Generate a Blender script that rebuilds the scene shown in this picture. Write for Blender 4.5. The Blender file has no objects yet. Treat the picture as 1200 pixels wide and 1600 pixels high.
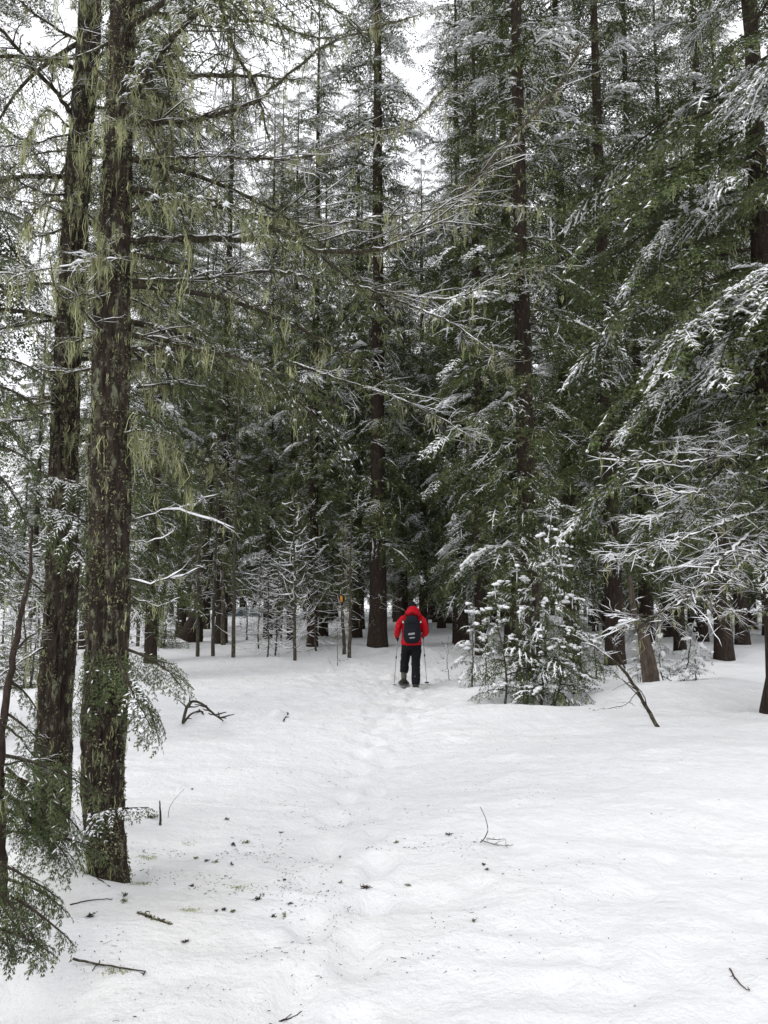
import bpy, math
import numpy as np
from mathutils import Vector
R = math.radians

# ------------------------------------------------------------------ camera, sky, light
scn = bpy.context.scene
col = scn.collection
FPX = 1244.0            # focal length in photo pixels (28 mm on a 36 mm long side)
CAM_Z = 1.70
HORIZON = 942.0
PITCH = math.atan((HORIZON - 800.0) / FPX)
cam_d = bpy.data.cameras.new('camera')
cam_d.sensor_fit = 'VERTICAL'; cam_d.sensor_height = 36.0; cam_d.lens = 28.0
cam_d.clip_end = 2000.0; cam_d.clip_start = 0.05
cam = bpy.data.objects.new('camera', cam_d); col.objects.link(cam)
cam.location = (0, 0, CAM_Z); cam.rotation_euler = (math.pi / 2 + PITCH, 0, 0)
scn.camera = cam

SUN_EL, SUN_AZ = R(44), R(225)     # light comes from behind the camera's left shoulder, veiled by cloud
w = bpy.data.worlds.new('World'); scn.world = w; w.use_nodes = True
nt = w.node_tree; nt.nodes.clear()
sky = nt.nodes.new('ShaderNodeTexSky'); sky.sky_type = 'NISHITA'; sky.sun_disc = False
sky.sun_elevation = SUN_EL; sky.sun_rotation = SUN_AZ; sky.air_density = 1.0; sky.dust_density = 4.0
hs = nt.nodes.new('ShaderNodeHueSaturation'); hs.inputs['Saturation'].default_value = 0.10
mixw = nt.nodes.new('ShaderNodeMixRGB'); mixw.inputs['Fac'].default_value = 0.85
mixw.inputs['Color2'].default_value = (10.95, 11.05, 11.5, 1)
bg = nt.nodes.new('ShaderNodeBackground'); bg.inputs['Strength'].default_value = 0.14
wo = nt.nodes.new('ShaderNodeOutputWorld')
nt.links.new(sky.outputs['Color'], hs.inputs['Color'])
nt.links.new(hs.outputs['Color'], mixw.inputs['Color1'])
nt.links.new(mixw.outputs['Color'], bg.inputs['Color'])
nt.links.new(bg.outputs['Background'], wo.inputs['Surface'])
sun_d = bpy.data.lights.new('sun', 'SUN'); sun_d.energy = 0.9; sun_d.angle = R(24); sun_d.color = (1, 0.98, 0.95)
sun = bpy.data.objects.new('sun', sun_d); col.objects.link(sun)
sdir = Vector((math.sin(SUN_AZ) * math.cos(SUN_EL), math.cos(SUN_AZ) * math.cos(SUN_EL), math.sin(SUN_EL)))
sun.rotation_euler = sdir.to_track_quat('Z', 'Y').to_euler()
scn.view_settings.view_transform = 'Standard'; scn.view_settings.look = 'None'
scn.view_settings.gamma = 1.0; scn.view_settings.use_curve_mapping = False
scn.view_settings.exposure = -0.08
scn.render.engine = 'CYCLES'
scn.cycles.max_bounces = 5; scn.cycles.diffuse_bounces = 4; scn.cycles.glossy_bounces = 2
scn.cycles.use_denoising = True

_cp, _sp = math.cos(PITCH), math.sin(PITCH)
def at(px, py, D):
    """photo pixel + distance along +Y -> world point"""
    a = (px - 600.0) / FPX; b = (800.0 - py) / FPX
    d = np.array([a, _cp - b * _sp, _sp + b * _cp])
    return np.array([0, 0, CAM_Z]) + d * (D / d[1])

# ------------------------------------------------------------------ noise
def _hash(ix, iy, iz):
    h = (ix.astype(np.int64) * 374761393 + iy.astype(np.int64) * 668265263 + iz.astype(np.int64) * 2147483647) & 0x7fffffff
    h = ((h ^ (h >> 13)) * 1274126177) & 0x7fffffff
    return ((h ^ (h >> 16)) & 0xffff) / 65535.0
def noise(x, y, z=0.0):
    x, y, z = np.broadcast_arrays(np.asarray(x, float), np.asarray(y, float), np.asarray(z, float))
    x0, y0, z0 = np.floor(x), np.floor(y), np.floor(z)
    fx, fy, fz = x - x0, y - y0, z - z0
    fx, fy, fz = [f * f * (3 - 2 * f) for f in (fx, fy, fz)]
    r = 0
    for a in (0, 1):
        for b in (0, 1):
            for c in (0, 1):
                wgt = (fx if a else 1 - fx) * (fy if b else 1 - fy) * (fz if c else 1 - fz)
                r = r + wgt * _hash(x0 + a, y0 + b, z0 + c)
    return r * 2 - 1
def fbm(x, y, z=0.0, o=3):
    r, a, s = 0, 1.0, 1.0
    for k in range(o):
        r = r + a * noise(np.asarray(x) * s + 17.3 * k, np.asarray(y) * s - 9.1 * k, np.asarray(z) * s + 5.7 * k)
        a *= 0.5; s *= 2.03
    return r
def sstep(a, b, x):
    t = np.clip((np.asarray(x, float) - a) / (b - a), 0, 1); return t * t * (3 - 2 * t)

# ------------------------------------------------------------------ geometry collector
class Geo:
    def __init__(s): s.v = []; s.q = []; s.t = []; s.n = 0
    def add(s, v, q=None, t=None):
        v = np.asarray(v, float).reshape(-1, 3)
        if len(v) == 0: return s
        if q is not None and len(q): s.q.append(np.asarray(q, np.int64).reshape(-1, 4) + s.n)
        if t is not None and len(t): s.t.append(np.asarray(t, np.int64).reshape(-1, 3) + s.n)
        s.v.append(v); s.n += len(v); return s
    def arrays(s):
        v = np.concatenate(s.v) if s.v else np.zeros((0, 3))
        q = np.concatenate(s.q) if s.q else np.zeros((0, 4), np.int64)
        t = np.concatenate(s.t) if s.t else np.zeros((0, 3), np.int64)
        return v, q, t
    def mesh(s, name, mat, smooth=False):
        v, q, t = s.arrays()
        me = bpy.data.meshes.new(name)
        me.vertices.add(len(v)); me.vertices.foreach_set('co', v.astype(np.float32).ravel())
        idx = np.concatenate([q.ravel(), t.ravel()]).astype(np.int32)
        tot = np.concatenate([np.full(len(q), 4), np.full(len(t), 3)]).astype(np.int32)
        st = np.concatenate([[0], np.cumsum(tot)[:-1]]).astype(np.int32) if len(tot) else tot
        me.loops.add(len(idx)); me.loops.foreach_set('vertex_index', idx)
        me.polygons.add(len(tot)); me.polygons.foreach_set('loop_start', st)
        if smooth: me.polygons.foreach_set('use_smooth', np.ones(len(tot), bool))
        me.update(calc_edges=True)
        me.materials.append(mat)
        return me
    def obj(s, name, mat, parent=None, smooth=False):
        if s.n == 0: return None
        return link(name, s.mesh(name, mat, smooth), parent)

def link(name, data, parent=None):
    o = bpy.data.objects.new(name, data); col.objects.link(o)
    if parent is not None: o.parent = parent
    return o
def thing(name, label, cat, loc=(0, 0, 0), group=None):
    o = link(name, None); o.location = [float(c) for c in loc]; o.empty_display_size = 0.1
    o['label'] = label; o['category'] = cat
    if group: o['group'] = group
    return o
def tag(o, label, cat, group=None, kind=None):
    o['label'] = label; o['category'] = cat
    if group: o['group'] = group
    if kind: o['kind'] = kind
    return o
def copy_tree(o, parent=None):
    c = o.copy(); col.objects.link(c); c.parent = parent
    for ch in o.children: copy_tree(ch, c)
    return c

def unit(a):
    return a / np.maximum(np.linalg.norm(a, axis=-1, keepdims=True), 1e-9)
def frames(P):
    T = unit(np.gradient(P, axis=1))
    up = np.array([0, 0, 1.0])
    mt = unit(P[:, -1] - P[:, 0])
    ref = np.where(np.abs(mt[:, 2:3]) > 0.93, np.array([[1.0, 0.07, 0]]), up[None])
    B = unit(np.cross(T, ref[:, None, :])); N = np.cross(B, T)
    return T, B, N
def tubes(g, P, Rr, k=5, sq=1.0, off=None):
    P = np.asarray(P, float)
    if P.ndim == 2: P = P[None]
    Nn, m, _ = P.shape
    if Nn == 0: return
    Rr = np.broadcast_to(np.asarray(Rr, float), (Nn, m))
    T, B, N = frames(P)
    C = P if off is None else P + off
    a = np.arange(k) * 2 * math.pi / k + 0.3
    V = C[:, :, None, :] + Rr[:, :, None, None] * (np.cos(a)[None, None, :, None] * B[:, :, None, :] + sq * np.sin(a)[None, None, :, None] * N[:, :, None, :])
    i = np.arange(Nn)[:, None, None] * m * k; j = np.arange(m - 1)[None, :, None] * k; l = np.arange(k)[None, None, :]; l2 = (l + 1) % k
    q = np.stack(np.broadcast_arrays(i + j + l, i + j + l2, i + j + k + l2, i + j + k + l), -1)
    g.add(V, q=q)
def smooth_path(pts, n, jit=0.0, rng=None):
    p = np.asarray(pts, float); m = len(p)
    pe = np.vstack([2 * p[0] - p[1], p, 2 * p[-1] - p[-2]])
    t = np.linspace(0, m - 1, n); i = np.minimum(t.astype(int), m - 2); f = (t - i)[:, None]
    a, b, c, d = pe[i], pe[i + 1], pe[i + 2], pe[i + 3]
    r = 0.5 * (2 * b + (c - a) * f + (2 * a - 5 * b + 4 * c - d) * f ** 2 + (3 * b - a - 3 * c + d) * f ** 3)
    if jit and rng is not None:
        j = rng.normal(0, jit, (n, 3)); j[0] = 0
        r = r + np.cumsum(j, 0) * 0.5 + j * 0.5
    return r
def lerp_path(P, t):
    """P (m,3), t (n,) in 0..1 -> points, tangents"""
    x = np.clip(t, 0, 1) * (len(P) - 1); i = np.minimum(x.astype(int), len(P) - 2); f = (x - i)[:, None]
    return P[i] * (1 - f) + P[i + 1] * f, unit(P[i + 1] - P[i])

def needles(g, A, D, S, L, W, c=3, rng=None, hang=0.25, thick=0.8):
    """needle sprays: along each twig axis a comb of thin triangles on both sides and a tip"""
    n = len(A)
    if n == 0: return
    L = L[:, None]; W = W[:, None]
    vs = []
    for j in range(c):
        t = (j + 0.15) / c
        for s in (-1, 1):
            b0 = A + D * L * t; b1 = b0 + D * L / c * thick
            tip = b0 + D * (W * 0.9 + L / c * 0.5) + s * S * W * (1.0 - 0.35 * t)
            if rng is not None: tip = tip + rng.normal(0, 0.18, (n, 3)) * W
            tip = tip - np.array([0, 0, 1.0]) * W * hang
            vs.append(np.stack([b0, b1, tip], 1))
    b0 = A + D * L * 0.8
    vs.append(np.stack([b0 - S * W * 0.28, b0 + S * W * 0.28, A + D * (L + W * 0.6)], 1))
    V = np.concatenate(vs, 0).reshape(-1, 3)
    g.add(V, t=np.arange(len(V)).reshape(-1, 3))

def beard(g, P, rng, L, n=6, wdt=0.004, spread=0.02):
    """hanging lichen: every anchor gets n crooked tapering strands"""
    P = np.asarray(P, float); N = len(P)
    if N == 0: return
    L = np.broadcast_to(np.asarray(L, float), (N,))
    A = np.repeat(P, n, 0) + rng.normal(0, 1, (N * n, 3)) * np.array([spread, spread, spread * 0.3])
    l = np.repeat(L, n) * rng.uniform(0.3, 1.0, N * n)
    th = rng.uniform(0, math.pi, N * n); S = np.stack([np.cos(th), np.sin(th), 0 * th], 1)
    dn = np.array([0, 0, -1.0])
    cx = rng.normal(0, 0.07, (N * n, 3)) * l[:, None]; cx[:, 2] = 0
    centre = np.repeat(P, n, 0); pull = (centre - A) * 0.55; pull[:, 2] = 0
    m1 = A + dn * (l * 0.4)[:, None] + cx; m2 = A + dn * (l * 0.75)[:, None] - cx * 0.6 + pull; e = A + dn * l[:, None] + pull
    ww = (wdt * rng.uniform(0.6, 1.4, N * n))[:, None]
    V = np.stack([A - S * ww * .5, A + S * ww * .5, m1 + S * ww, m1 - S * ww, m2 + S * ww * .7, m2 - S * ww * .7, e], 1)
    b = np.arange(N * n)[:, None] * 7
    q = np.concatenate([b + [0, 1, 2, 3], b + [3, 2, 4, 5]])
    t = b + [5, 4, 6]
    g.add(V, q=q, t=t)
def fuzz(g, P, rng, size, n=5):
    """leafy lichen tufts: small random triangles round the anchors"""
    P = np.asarray(P, float); N = len(P)
    if N == 0: return
    A = np.repeat(P, n, 0); s = np.repeat(np.broadcast_to(np.asarray(size, float), (N,)), n)[:, None]
    d = unit(rng.normal(0, 1, (N * n, 3)) + np.array([0, 0, -0.25])); e = unit(np.cross(d, rng.normal(0, 1, (N * n, 3))))
    c = A + rng.normal(0, 0.35, (N * n, 3)) * s
    V = np.stack([c - e * s * 0.28, c + e * s * 0.28, c + d * s * rng.uniform(.5, 1.2, (N * n, 1))], 1)
    g.add(V, t=np.arange(N * n * 3).reshape(-1, 3))
def snow_caps(g, P, Rr, thick, rng, k=5, slope_cut=0.8, uneven=0.35, sqz=0.8):
    """snow lying along the top of polylines"""
    P = np.asarray(P, float)
    if P.ndim == 2: P = P[None]
    if len(P) == 0: return
    N, m, _ = P.shape
    Rr = np.broadcast_to(np.asarray(Rr, float), (N, m))
    T = unit(np.gradient(P, axis=1)); flat = 1 - np.clip(np.abs(T[..., 2]) / slope_cut, 0, 1) ** 2
    th = np.broadcast_to(np.asarray(thick, float), (N, m)) * (1 + uneven * rng.normal(0, 1, (N, m))).clip(0.15, 2.0)
    env = np.ones(m); env[0] = .35; env[-1] = 0.15
    pm = np.clip(0.72 + 1.25 * noise(P[..., 0] * 3.1, P[..., 1] * 3.1, P[..., 2] * 3.1), 0.0, 1.15)
    r = (Rr * 0.75 + th * 0.8 * pm) * env * (0.12 + 0.88 * flat)
    off = np.zeros((N, m, 3)); off[..., 2] = Rr * 0.55 + r * 0.35
    tubes(g, P, r, k=k, sq=sqz, off=off)

def snow_fingers(g, A, E, wd, rng):
    """small wedges of snow lying on twigs"""
    n = len(A); d = E - A; Bv = unit(np.cross(d, np.array([0, 0, 1.0])) + 1e-6)
    f = rng.uniform(.4, .65, (n, 1)); M_ = A + d * f; wd = (wd * rng.uniform(.6, 1.3, n))[:, None]
    top = M_ + np.array([0, 0, 1.0]) * wd * 1.1
    V = np.stack([A, M_ - Bv * wd, M_ + Bv * wd, E + d * .05, top], 1); b = np.arange(n)[:, None] * 5
    g.add(V, t=np.concatenate([b + [0, 1, 4], b + [0, 4, 2], b + [1, 3, 4], b + [4, 3, 2]]))

# ------------------------------------------------------------------ materials
def mat(name, build):
    m = bpy.data.materials.new(name); m.use_nodes = True
    n = m.node_tree; b = n.nodes['Principled BSDF']
    build(n, b); return m
def ramp(n, fac, stops):
    r = n.nodes.new('ShaderNodeValToRGB'); e = r.color_ramp.elements
    while len(e) < len(stops): e.new(0.5)
    for x, (p, c) in zip(e, stops): x.position = p; x.color = (*c, 1)
    n.links.new(fac, r.inputs['Fac']); return r.outputs['Color']
def tex(n, scale, detail=4, rough=0.6, coord='Object', stretch=None):
    tc = n.nodes.new('ShaderNodeTexCoord'); t = n.nodes.new('ShaderNodeTexNoise')
    t.inputs['Scale'].default_value = scale; t.inputs['Detail'].default_value = detail; t.inputs['Roughness'].default_value = rough
    if stretch:
        mp = n.nodes.new('ShaderNodeMapping'); mp.inputs['Scale'].default_value = stretch
        n.links.new(tc.outputs[coord], mp.inputs['Vector']); n.links.new(mp.outputs['Vector'], t.inputs['Vector'])
    else: n.links.new(tc.outputs[coord], t.inputs['Vector'])
    return t.outputs['Fac']
def bump(n, b, h, strength=0.5, dist=0.02):
    bp = n.nodes.new('ShaderNodeBump'); bp.inputs['Strength'].default_value = strength; bp.inputs['Distance'].default_value = dist
    n.links.new(h, bp.inputs['Height']); n.links.new(bp.outputs['Normal'], b.inputs['Normal'])
def mix(n, fac, a, b_, mode='MIX'):
    x = n.nodes.new('ShaderNodeMixRGB'); x.blend_type = mode
    for s, v in ((x.inputs['Fac'], fac), (x.inputs['Color1'], a), (x.inputs['Color2'], b_)):
        if hasattr(v, 'is_linked') or isinstance(v, bpy.types.NodeSocket): n.links.new(v, s)
        elif isinstance(v, tuple): s.default_value = (*v, 1)
        else: s.default_value = v
    return x.outputs['Color']
def leafmat(name, dark, mid, lite, rough=0.7, scale=1.2, spec=0.25):
    def f(n, b):
        g = n.nodes.new('ShaderNodeNewGeometry')
        c1 = ramp(n, g.outputs['Random Per Island'], [(0, dark), (0.5, mid), (1, lite)])
        c2 = ramp(n, tex(n, scale, 2), [(0.3, (0.62, 0.6, 0.55)), (0.7, (1.25, 1.25, 1.15))])
        n.links.new(mix(n, 1.0, c1, c2, 'MULTIPLY'), b.inputs['Base Color'])
        b.inputs['Roughness'].default_value = rough; b.inputs['Specular IOR Level'].default_value = spec
    return mat(name, f)
def plain(name, c, rough=0.7, metal=0.0, var=0.15, scale=30, bmp=0.0):
    def f(n, b):
        t = tex(n, scale, 4)
        n.links.new(ramp(n, t, [(0.25, tuple(x * (1 - var) for x in c)), (0.75, tuple(min(1, x * (1 + var)) for x in c))]), b.inputs['Base Color'])
        b.inputs['Roughness'].default_value = rough; b.inputs['Metallic'].default_value = metal; b.inputs['Specular IOR Level'].default_value = .5 if rough < .55 else .15
        if bmp: bump(n, b, t, bmp, 0.01)
    return mat(name, f)
def _snow(n, b):
    c = ramp(n, tex(n, 9.0, 5, 0.6), [(0.3, (0.82, 0.83, 0.85)), (0.7, (0.90, 0.90, 0.91))])
    n.links.new(c, b.inputs['Base Color'])
    b.inputs['Roughness'].default_value = 0.75; b.inputs['Specular IOR Level'].default_value = 0.2
    bump(n, b, tex(n, 60, 4, 0.7), 0.35, 0.01)
SNOW = mat('snow', _snow)
def _gsnow(n, b):
    # clean snow, with faint yellow-grey staining from needle drip and lichen (patches with shapes of their own)
    clean = ramp(n, tex(n, 3.0, 5, 0.6), [(0.3, (0.84, 0.845, 0.86)), (0.7, (0.90, 0.90, 0.905))])
    a = ramp(n, tex(n, 0.55, 3, 0.55), [(0.50, (0, 0, 0)), (0.72, (1, 1, 1))])
    d = ramp(n, tex(n, 14, 5, 0.75), [(0.45, (0, 0, 0)), (0.75, (1, 1, 1))])
    at_ = n.nodes.new('ShaderNodeAttribute'); at_.attribute_name = 'litter'
    f = mix(n, 1.0, mix(n, 1.0, a, d, 'MULTIPLY'), at_.outputs['Fac'], 'ADD')
    f2 = mix(n, 1.0, f, (0.5, 0.5, 0.5), 'MULTIPLY')
    n.links.new(mix(n, f2, clean, (0.66, 0.64, 0.56)), b.inputs['Base Color'])
    b.inputs['Roughness'].default_value = 0.8; b.inputs['Specular IOR Level'].default_value = 0.15
    h1 = tex(n, 9, 9, 0.66); bump(n, b, h1, 0.75, 0.08)
GSNOW = mat('snow_ground', _gsnow)
def _bark(base_d, base_l, lich, amount):
    def f(n, b):
        s = tex(n, 9, 6, 0.7, stretch=(3.0, 3.0, 0.7))
        c = ramp(n, s, [(0.3, base_d), (0.7, base_l)])
        l = ramp(n, tex(n, 14, 6, 0.75, stretch=(1.3, 1.3, 0.6)), [(amount, (0, 0, 0)), (amount + 0.08, (1, 1, 1))])
        n.links.new(mix(n, l, c, lich), b.inputs['Base Color'])
        b.inputs['Roughness'].default_value = 0.9; b.inputs['Specular IOR Level'].default_value = 0.15
        bump(n, b, s, 0.9, 0.03)
    return f
BARK_N = mat('bark_mossy', _bark((0.008, 0.006, 0.005), (0.060, 0.044, 0.034), (0.16, 0.165, 0.11), 0.535))
BARK = mat('bark_dark', _bark((0.012, 0.009, 0.007), (0.06, 0.043, 0.034), (0.12, 0.13, 0.09), 0.60))
BARK_G = mat('bark_grey', _bark((0.035, 0.030, 0.022), (0.10, 0.085, 0.065), (0.20, 0.21, 0.14), 0.55))
BARK_R = mat('bark_red_brown', _bark((0.04, 0.024, 0.016), (0.14, 0.085, 0.06), (0.16, 0.16, 0.10), 0.66))
STUMP = mat('weathered_wood', _bark((0.035, 0.026, 0.020), (0.16, 0.125, 0.10), (0.20, 0.19, 0.15), 0.62))
TWIG = mat('twig', _bark((0.018, 0.014, 0.010), (0.075, 0.060, 0.044), (0.16, 0.17, 0.11), 0.56))
FIR = leafmat('needles_fir', (0.033, 0.048, 0.017), (0.061, 0.084, 0.027), (0.108, 0.130, 0.050))
FIR2 = leafmat('needles_hemlock', (0.038, 0.053, 0.019), (0.069, 0.091, 0.031), (0.116, 0.137, 0.056))
YOUNG = leafmat('needles_young', (0.028, 0.042, 0.018), (0.056, 0.078, 0.030), (0.10, 0.125, 0.052), scale=6)
LICHEN = leafmat('hanging_lichen', (0.20, 0.21, 0.115), (0.31, 0.325, 0.185), (0.43, 0.445, 0.28), 0.9, 2.5, 0.1)
MOSSY = leafmat('leafy_lichen', (0.075, 0.076, 0.042), (0.16, 0.165, 0.10), (0.28, 0.285, 0.20), 0.9, 5, 0.1)

# ------------------------------------------------------------------ ground
HUMPS = [  # x, y, height, rx, ry
    (-2.15, 4.95, 0.13, 0.42, 0.42), (-1.96, 4.74, 0.13, 0.20, 0.16), (-1.68, 4.72, 0.05, 0.2, 0.12), (-2.45, 5.35, 0.09, 0.3, 0.2), (-2.6, 5.6, 0.13, 0.75, 1.2), (-1.9, 4.6, 0.05, 0.5, 0.5), (-3.4, 4.0, 0.10, 1.0, 0.8),
    (4.55, 13.4, 0.32, 1.15, 1.0), (6.2, 14.6, 0.25, 1.3, 1.2), (3.6, 15.6, 0.22, 1.2, 1.0), (5.6, 11.4, 0.10, 1.6, 0.9),
    (1.35, 12.2, 0.10, 1.0, 0.8), (2.0, 14.3, 0.16, 0.8, 1.1), (7.6, 19.5, 0.22, 2.6, 1.6), (10.5, 24, 0.3, 3, 2),
    (-0.4, 27.5, 0.28, 1.6, 1.4), (1.2, 25.5, 0.30, 1.0, 1.4), (2.8, 27, 0.22, 1.6, 1.6), (-4.6, 30, 0.25, 3, 2), (-8, 27, 0.2, 2.5, 2), (-3.0, 23.0, 0.10, 2.0, 1.2),
    (-9.2, 49.5, 0.62, 6.0, 4.0), (-19, 46, 0.5, 7, 5), (3, 46, 0.45, 7, 6),
    (-5.5, 14, 0.12, 2.5, 2.0), (-3.2, 9.2, 0.07, 1.2, 0.9), (2.6, 6.8, 0.045, 1.4, 0.6), (2.9, 9.3, 0.06, 1.6, 0.7), (3.9, 7.9, 0.05, 1.0, 0.5),
    (-1.15, 8.2, 0.07, 0.7, 0.4), (1.2, 4.6, 0.03, 0.5, 0.35)]
WELLS = [  # tree wells and holes
    (2.35, 13.2, -0.36, 0.75, 0.45), (-1.72, 4.95, -0.04, 0.28, 0.28), (-2.36, 5.6, -0.04, 0.3, 0.3), (-1.75, 3.66, -0.15, 0.42, 0.20),
    (4.72, 14.0, -0.12, 0.4, 0.4), (5.82, 12.1, -0.14, 0.5, 0.5), (3.55, 15.5, -0.20, 0.7, 0.5),
    (-9.5, 57, -0.38, 9, 5)]
PRINTS = []
_r = np.random.default_rng(5)
def path_x(y):
    return np.interp(y, [0, 3, 8, 12, 17, 22, 30, 45], [-0.35, -0.30, -0.15, 0.15, 0.62, 1.15, 1.9, 2.6])
for k in range(46):          # the snowshoe track up the trail
    y = 3.0 + k * 0.36; PRINTS.append((path_x(y) + (0.17 if k % 2 else -0.17) + _r.normal(0, .05), y, -0.045 - 0.02 * _r.random(), 0.10, 0.20))
for x, y in [(1.88, 5.42), (0.62, 4.35), (0.92, 4.33), (1.0, 3.95), (0.75, 3.72), (1.55, 4.1), (1.72, 3.95), (1.35, 3.85), (1.05, 4.75), (2.1, 4.5), (0.55, 5.0), (1.5, 4.9), (-1.0, 6.4), (-0.7, 7.1), (0.9, 5.7), (2.4, 6.0), (1.9, 7.0)]:
    PRINTS.append((x, y, -0.014 - 0.012 * _r.random(), 0.06 + 0.05 * _r.random(), 0.07 + 0.07 * _r.random()))
for k in range(120):         # kicked-up, trampled snow before and left of the hiker
    y = _r.uniform(10, 24); PRINTS.append((path_x(y) - 0.6 + _r.normal(0, 1.3), y, _r.normal(0, 0.028), _r.uniform(.08, .2), _r.uniform(.08, .22)))
def ground_z(x, y, fine=True):
    x = np.asarray(x, float); y = np.asarray(y, float)
    z = 0.18 * sstep(20, 45, y) + 0.5 * sstep(55, 110, y)
    for a, b, h, rx, ry in HUMPS: z = z + h * np.exp(-((x - a) / rx) ** 2 - ((y - b) / ry) ** 2)
    for a, b, h, rx, ry in WELLS: z = z + h * np.exp(-(((x - a) / rx) ** 2 + ((y - b) / ry) ** 2) ** 1.5)
    z = z + 0.055 * fbm(x * 0.35 + 3, y * 0.35, 1.0, 2)
    pm = np.exp(-((x - path_x(y)) / 0.75) ** 2) * (y < 60)
    z = z - 0.06 * pm
    if fine:
        near = sstep(40, 15, y) * 0.85 + 0.15
        drift = noise(x * 0.9 + 0.5 * noise(x * 1.5, y * 1.5, 9), y * 2.4 + 0.9 * noise(x * 1.1, y * 1.4, 4), 2.0)
        z = z + 0.034 * near * (1 - 0.6 * pm) * (1 - np.abs(drift)) ** 2
        z = z + near * (0.018 * fbm(x * 2.3, y * 3.1, 7.0, 3) + 0.012 * np.abs(noise(x * 5.5 + noise(x * 3, y * 3, 2), y * 8.0, 5.0)))
        tr = np.clip(np.exp(-((x - path_x(y) + 0.5) / 1.9) ** 2) * sstep(9, 13, y) * sstep(30, 22, y), 0, 1)
        z = z + (0.6 * pm + 1.0 * tr) * 0.030 * fbm(x * 5.5, y * 5.5, 3.0, 3)
        for a, b, h, rx, ry in PRINTS:
            m = (np.abs(x - a) < rx * 2.5) & (np.abs(y - b) < ry * 2.5)
            if m.any():
                d = ((x[m] - a) / rx) ** 2 + ((y[m] - b) / ry) ** 2
                z[m] = z[m] + h * np.exp(-d ** 2) - h * 0.25 * np.exp(-((np.sqrt(d) - 1.5) / 0.35) ** 2)
    return z
def gz(x, y): return float(ground_z(np.array([x]), np.array([y]), fine=False)[0])
def gzf(x, y): return float(ground_z(np.array([x]), np.array([y]))[0])
def on_ground(px, D, dz=0.0):
    p = at(px, 1000, D); return np.array([p[0], D, gz(p[0], D) + dz])
def px_ground(px, py):
    """point where the photo pixel meets the snow"""
    D = CAM_Z * FPX / max(py - HORIZON, 8)
    for _ in range(6):
        p = at(px, py, D); z = gzf(p[0], D)
        D = (CAM_Z - z) * FPX / max(py - HORIZON, 8) * (_cp * _cp if False else 1.0)
        a = at(px, py, 1.0); s = (a[2] - CAM_Z)
        D = (z - CAM_Z) / s
    return at(px, py, D)

def grade(stops):
    out = []
    for (a, b, s0, s1) in stops:
        x = a
        while x < b:
            out.append(x); x += s0 + (s1 - s0) * (x - a) / (b - a)
    out.append(stops[-1][1]); return np.array(out)
ys = grade([(-60, -4, 8, 2), (-4, 1.5, 1.0, .15), (1.5, 7, .046, .065), (7, 14, .065, .11), (14, 26, .11, .22), (26, 60, .2, .8), (60, 200, 1.5, 8), (200, 900, 20, 100)])
xp = grade([(0, 3.0, .052, .062), (3.0, 8, .07, .16), (8, 20, .2, .7), (20, 100, .6, 6), (100, 900, 12, 100)])
xs = np.concatenate([-xp[:0:-1], xp])
X, Y = np.meshgrid(xs, ys); Z = ground_z(X.copy(), Y.copy())
g = Geo(); ny, nx = X.shape
i = (np.arange(ny - 1)[:, None] * nx + np.arange(nx - 1)[None]).ravel()
g.add(np.stack([X, Y, Z], -1), q=np.stack([i, i + 1, i + nx + 1, i + nx], 1))
me = g.mesh('snow_ground', GSNOW, True)
lit = 0.55 * np.exp(-((X + 1.2) / 1.3) ** 2 - ((Y - 4.6) / 1.5) ** 2) * np.clip(0.5 + fbm(X * 2, Y * 2, 5, 3), 0, 1) \
    + 0.4 * np.exp(-((X - 0.3) / 1.6) ** 2 - ((Y - 19) / 6.0) ** 2) * np.clip(fbm(X * 1.5, Y * 1.5, 8, 3) + .3, 0, 1)
atr = me.attributes.new('litter', 'FLOAT', 'POINT'); atr.data.foreach_set('value', lit.astype(np.float32).ravel())
ground = link('snow_ground', me); ground['kind'] = 'structure'

# ------------------------------------------------------------------ conifer boughs
def lump(g, c, r, rng, flat=.6, nu=8, nv=5):
    u = np.arange(nu) / nu * 2 * math.pi; v = np.linspace(0, math.pi, nv + 2)[1:-1]
    d = np.stack([np.sin(v)[:, None] * np.cos(u), np.sin(v)[:, None] * np.sin(u), np.cos(v)[:, None] + 0 * u], -1)
    ph = rng.uniform(0, 50, 3)
    rr = r * (1 + .65 * noise(d[..., 0] * 1.6 + ph[0], d[..., 1] * 1.6 + ph[1], d[..., 2] * 1.6 + ph[2]))
    V = d * rr[..., None] * np.array([rng.uniform(.7, 1.9), rng.uniform(.7, 1.6), flat]); V = np.concatenate([V.reshape(-1, 3), [[0, 0, r * flat], [0, 0, -r * flat * .6]]]) + c
    i = np.arange(nv - 1)[:, None] * nu; l = np.arange(nu)[None]; l2 = (l + 1) % nu
    q = np.stack(np.broadcast_arrays(i + l, i + nu + l, i + nu + l2, i + l2), -1)
    T_ = np.concatenate([np.stack([np.full(nu, nv * nu), l[0], l2[0]], 1), np.stack([np.full(nu, nv * nu + 1), (nv - 1) * nu + l2[0], (nv - 1) * nu + l[0]], 1)])
    g.add(V, q=q, t=T_)
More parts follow.
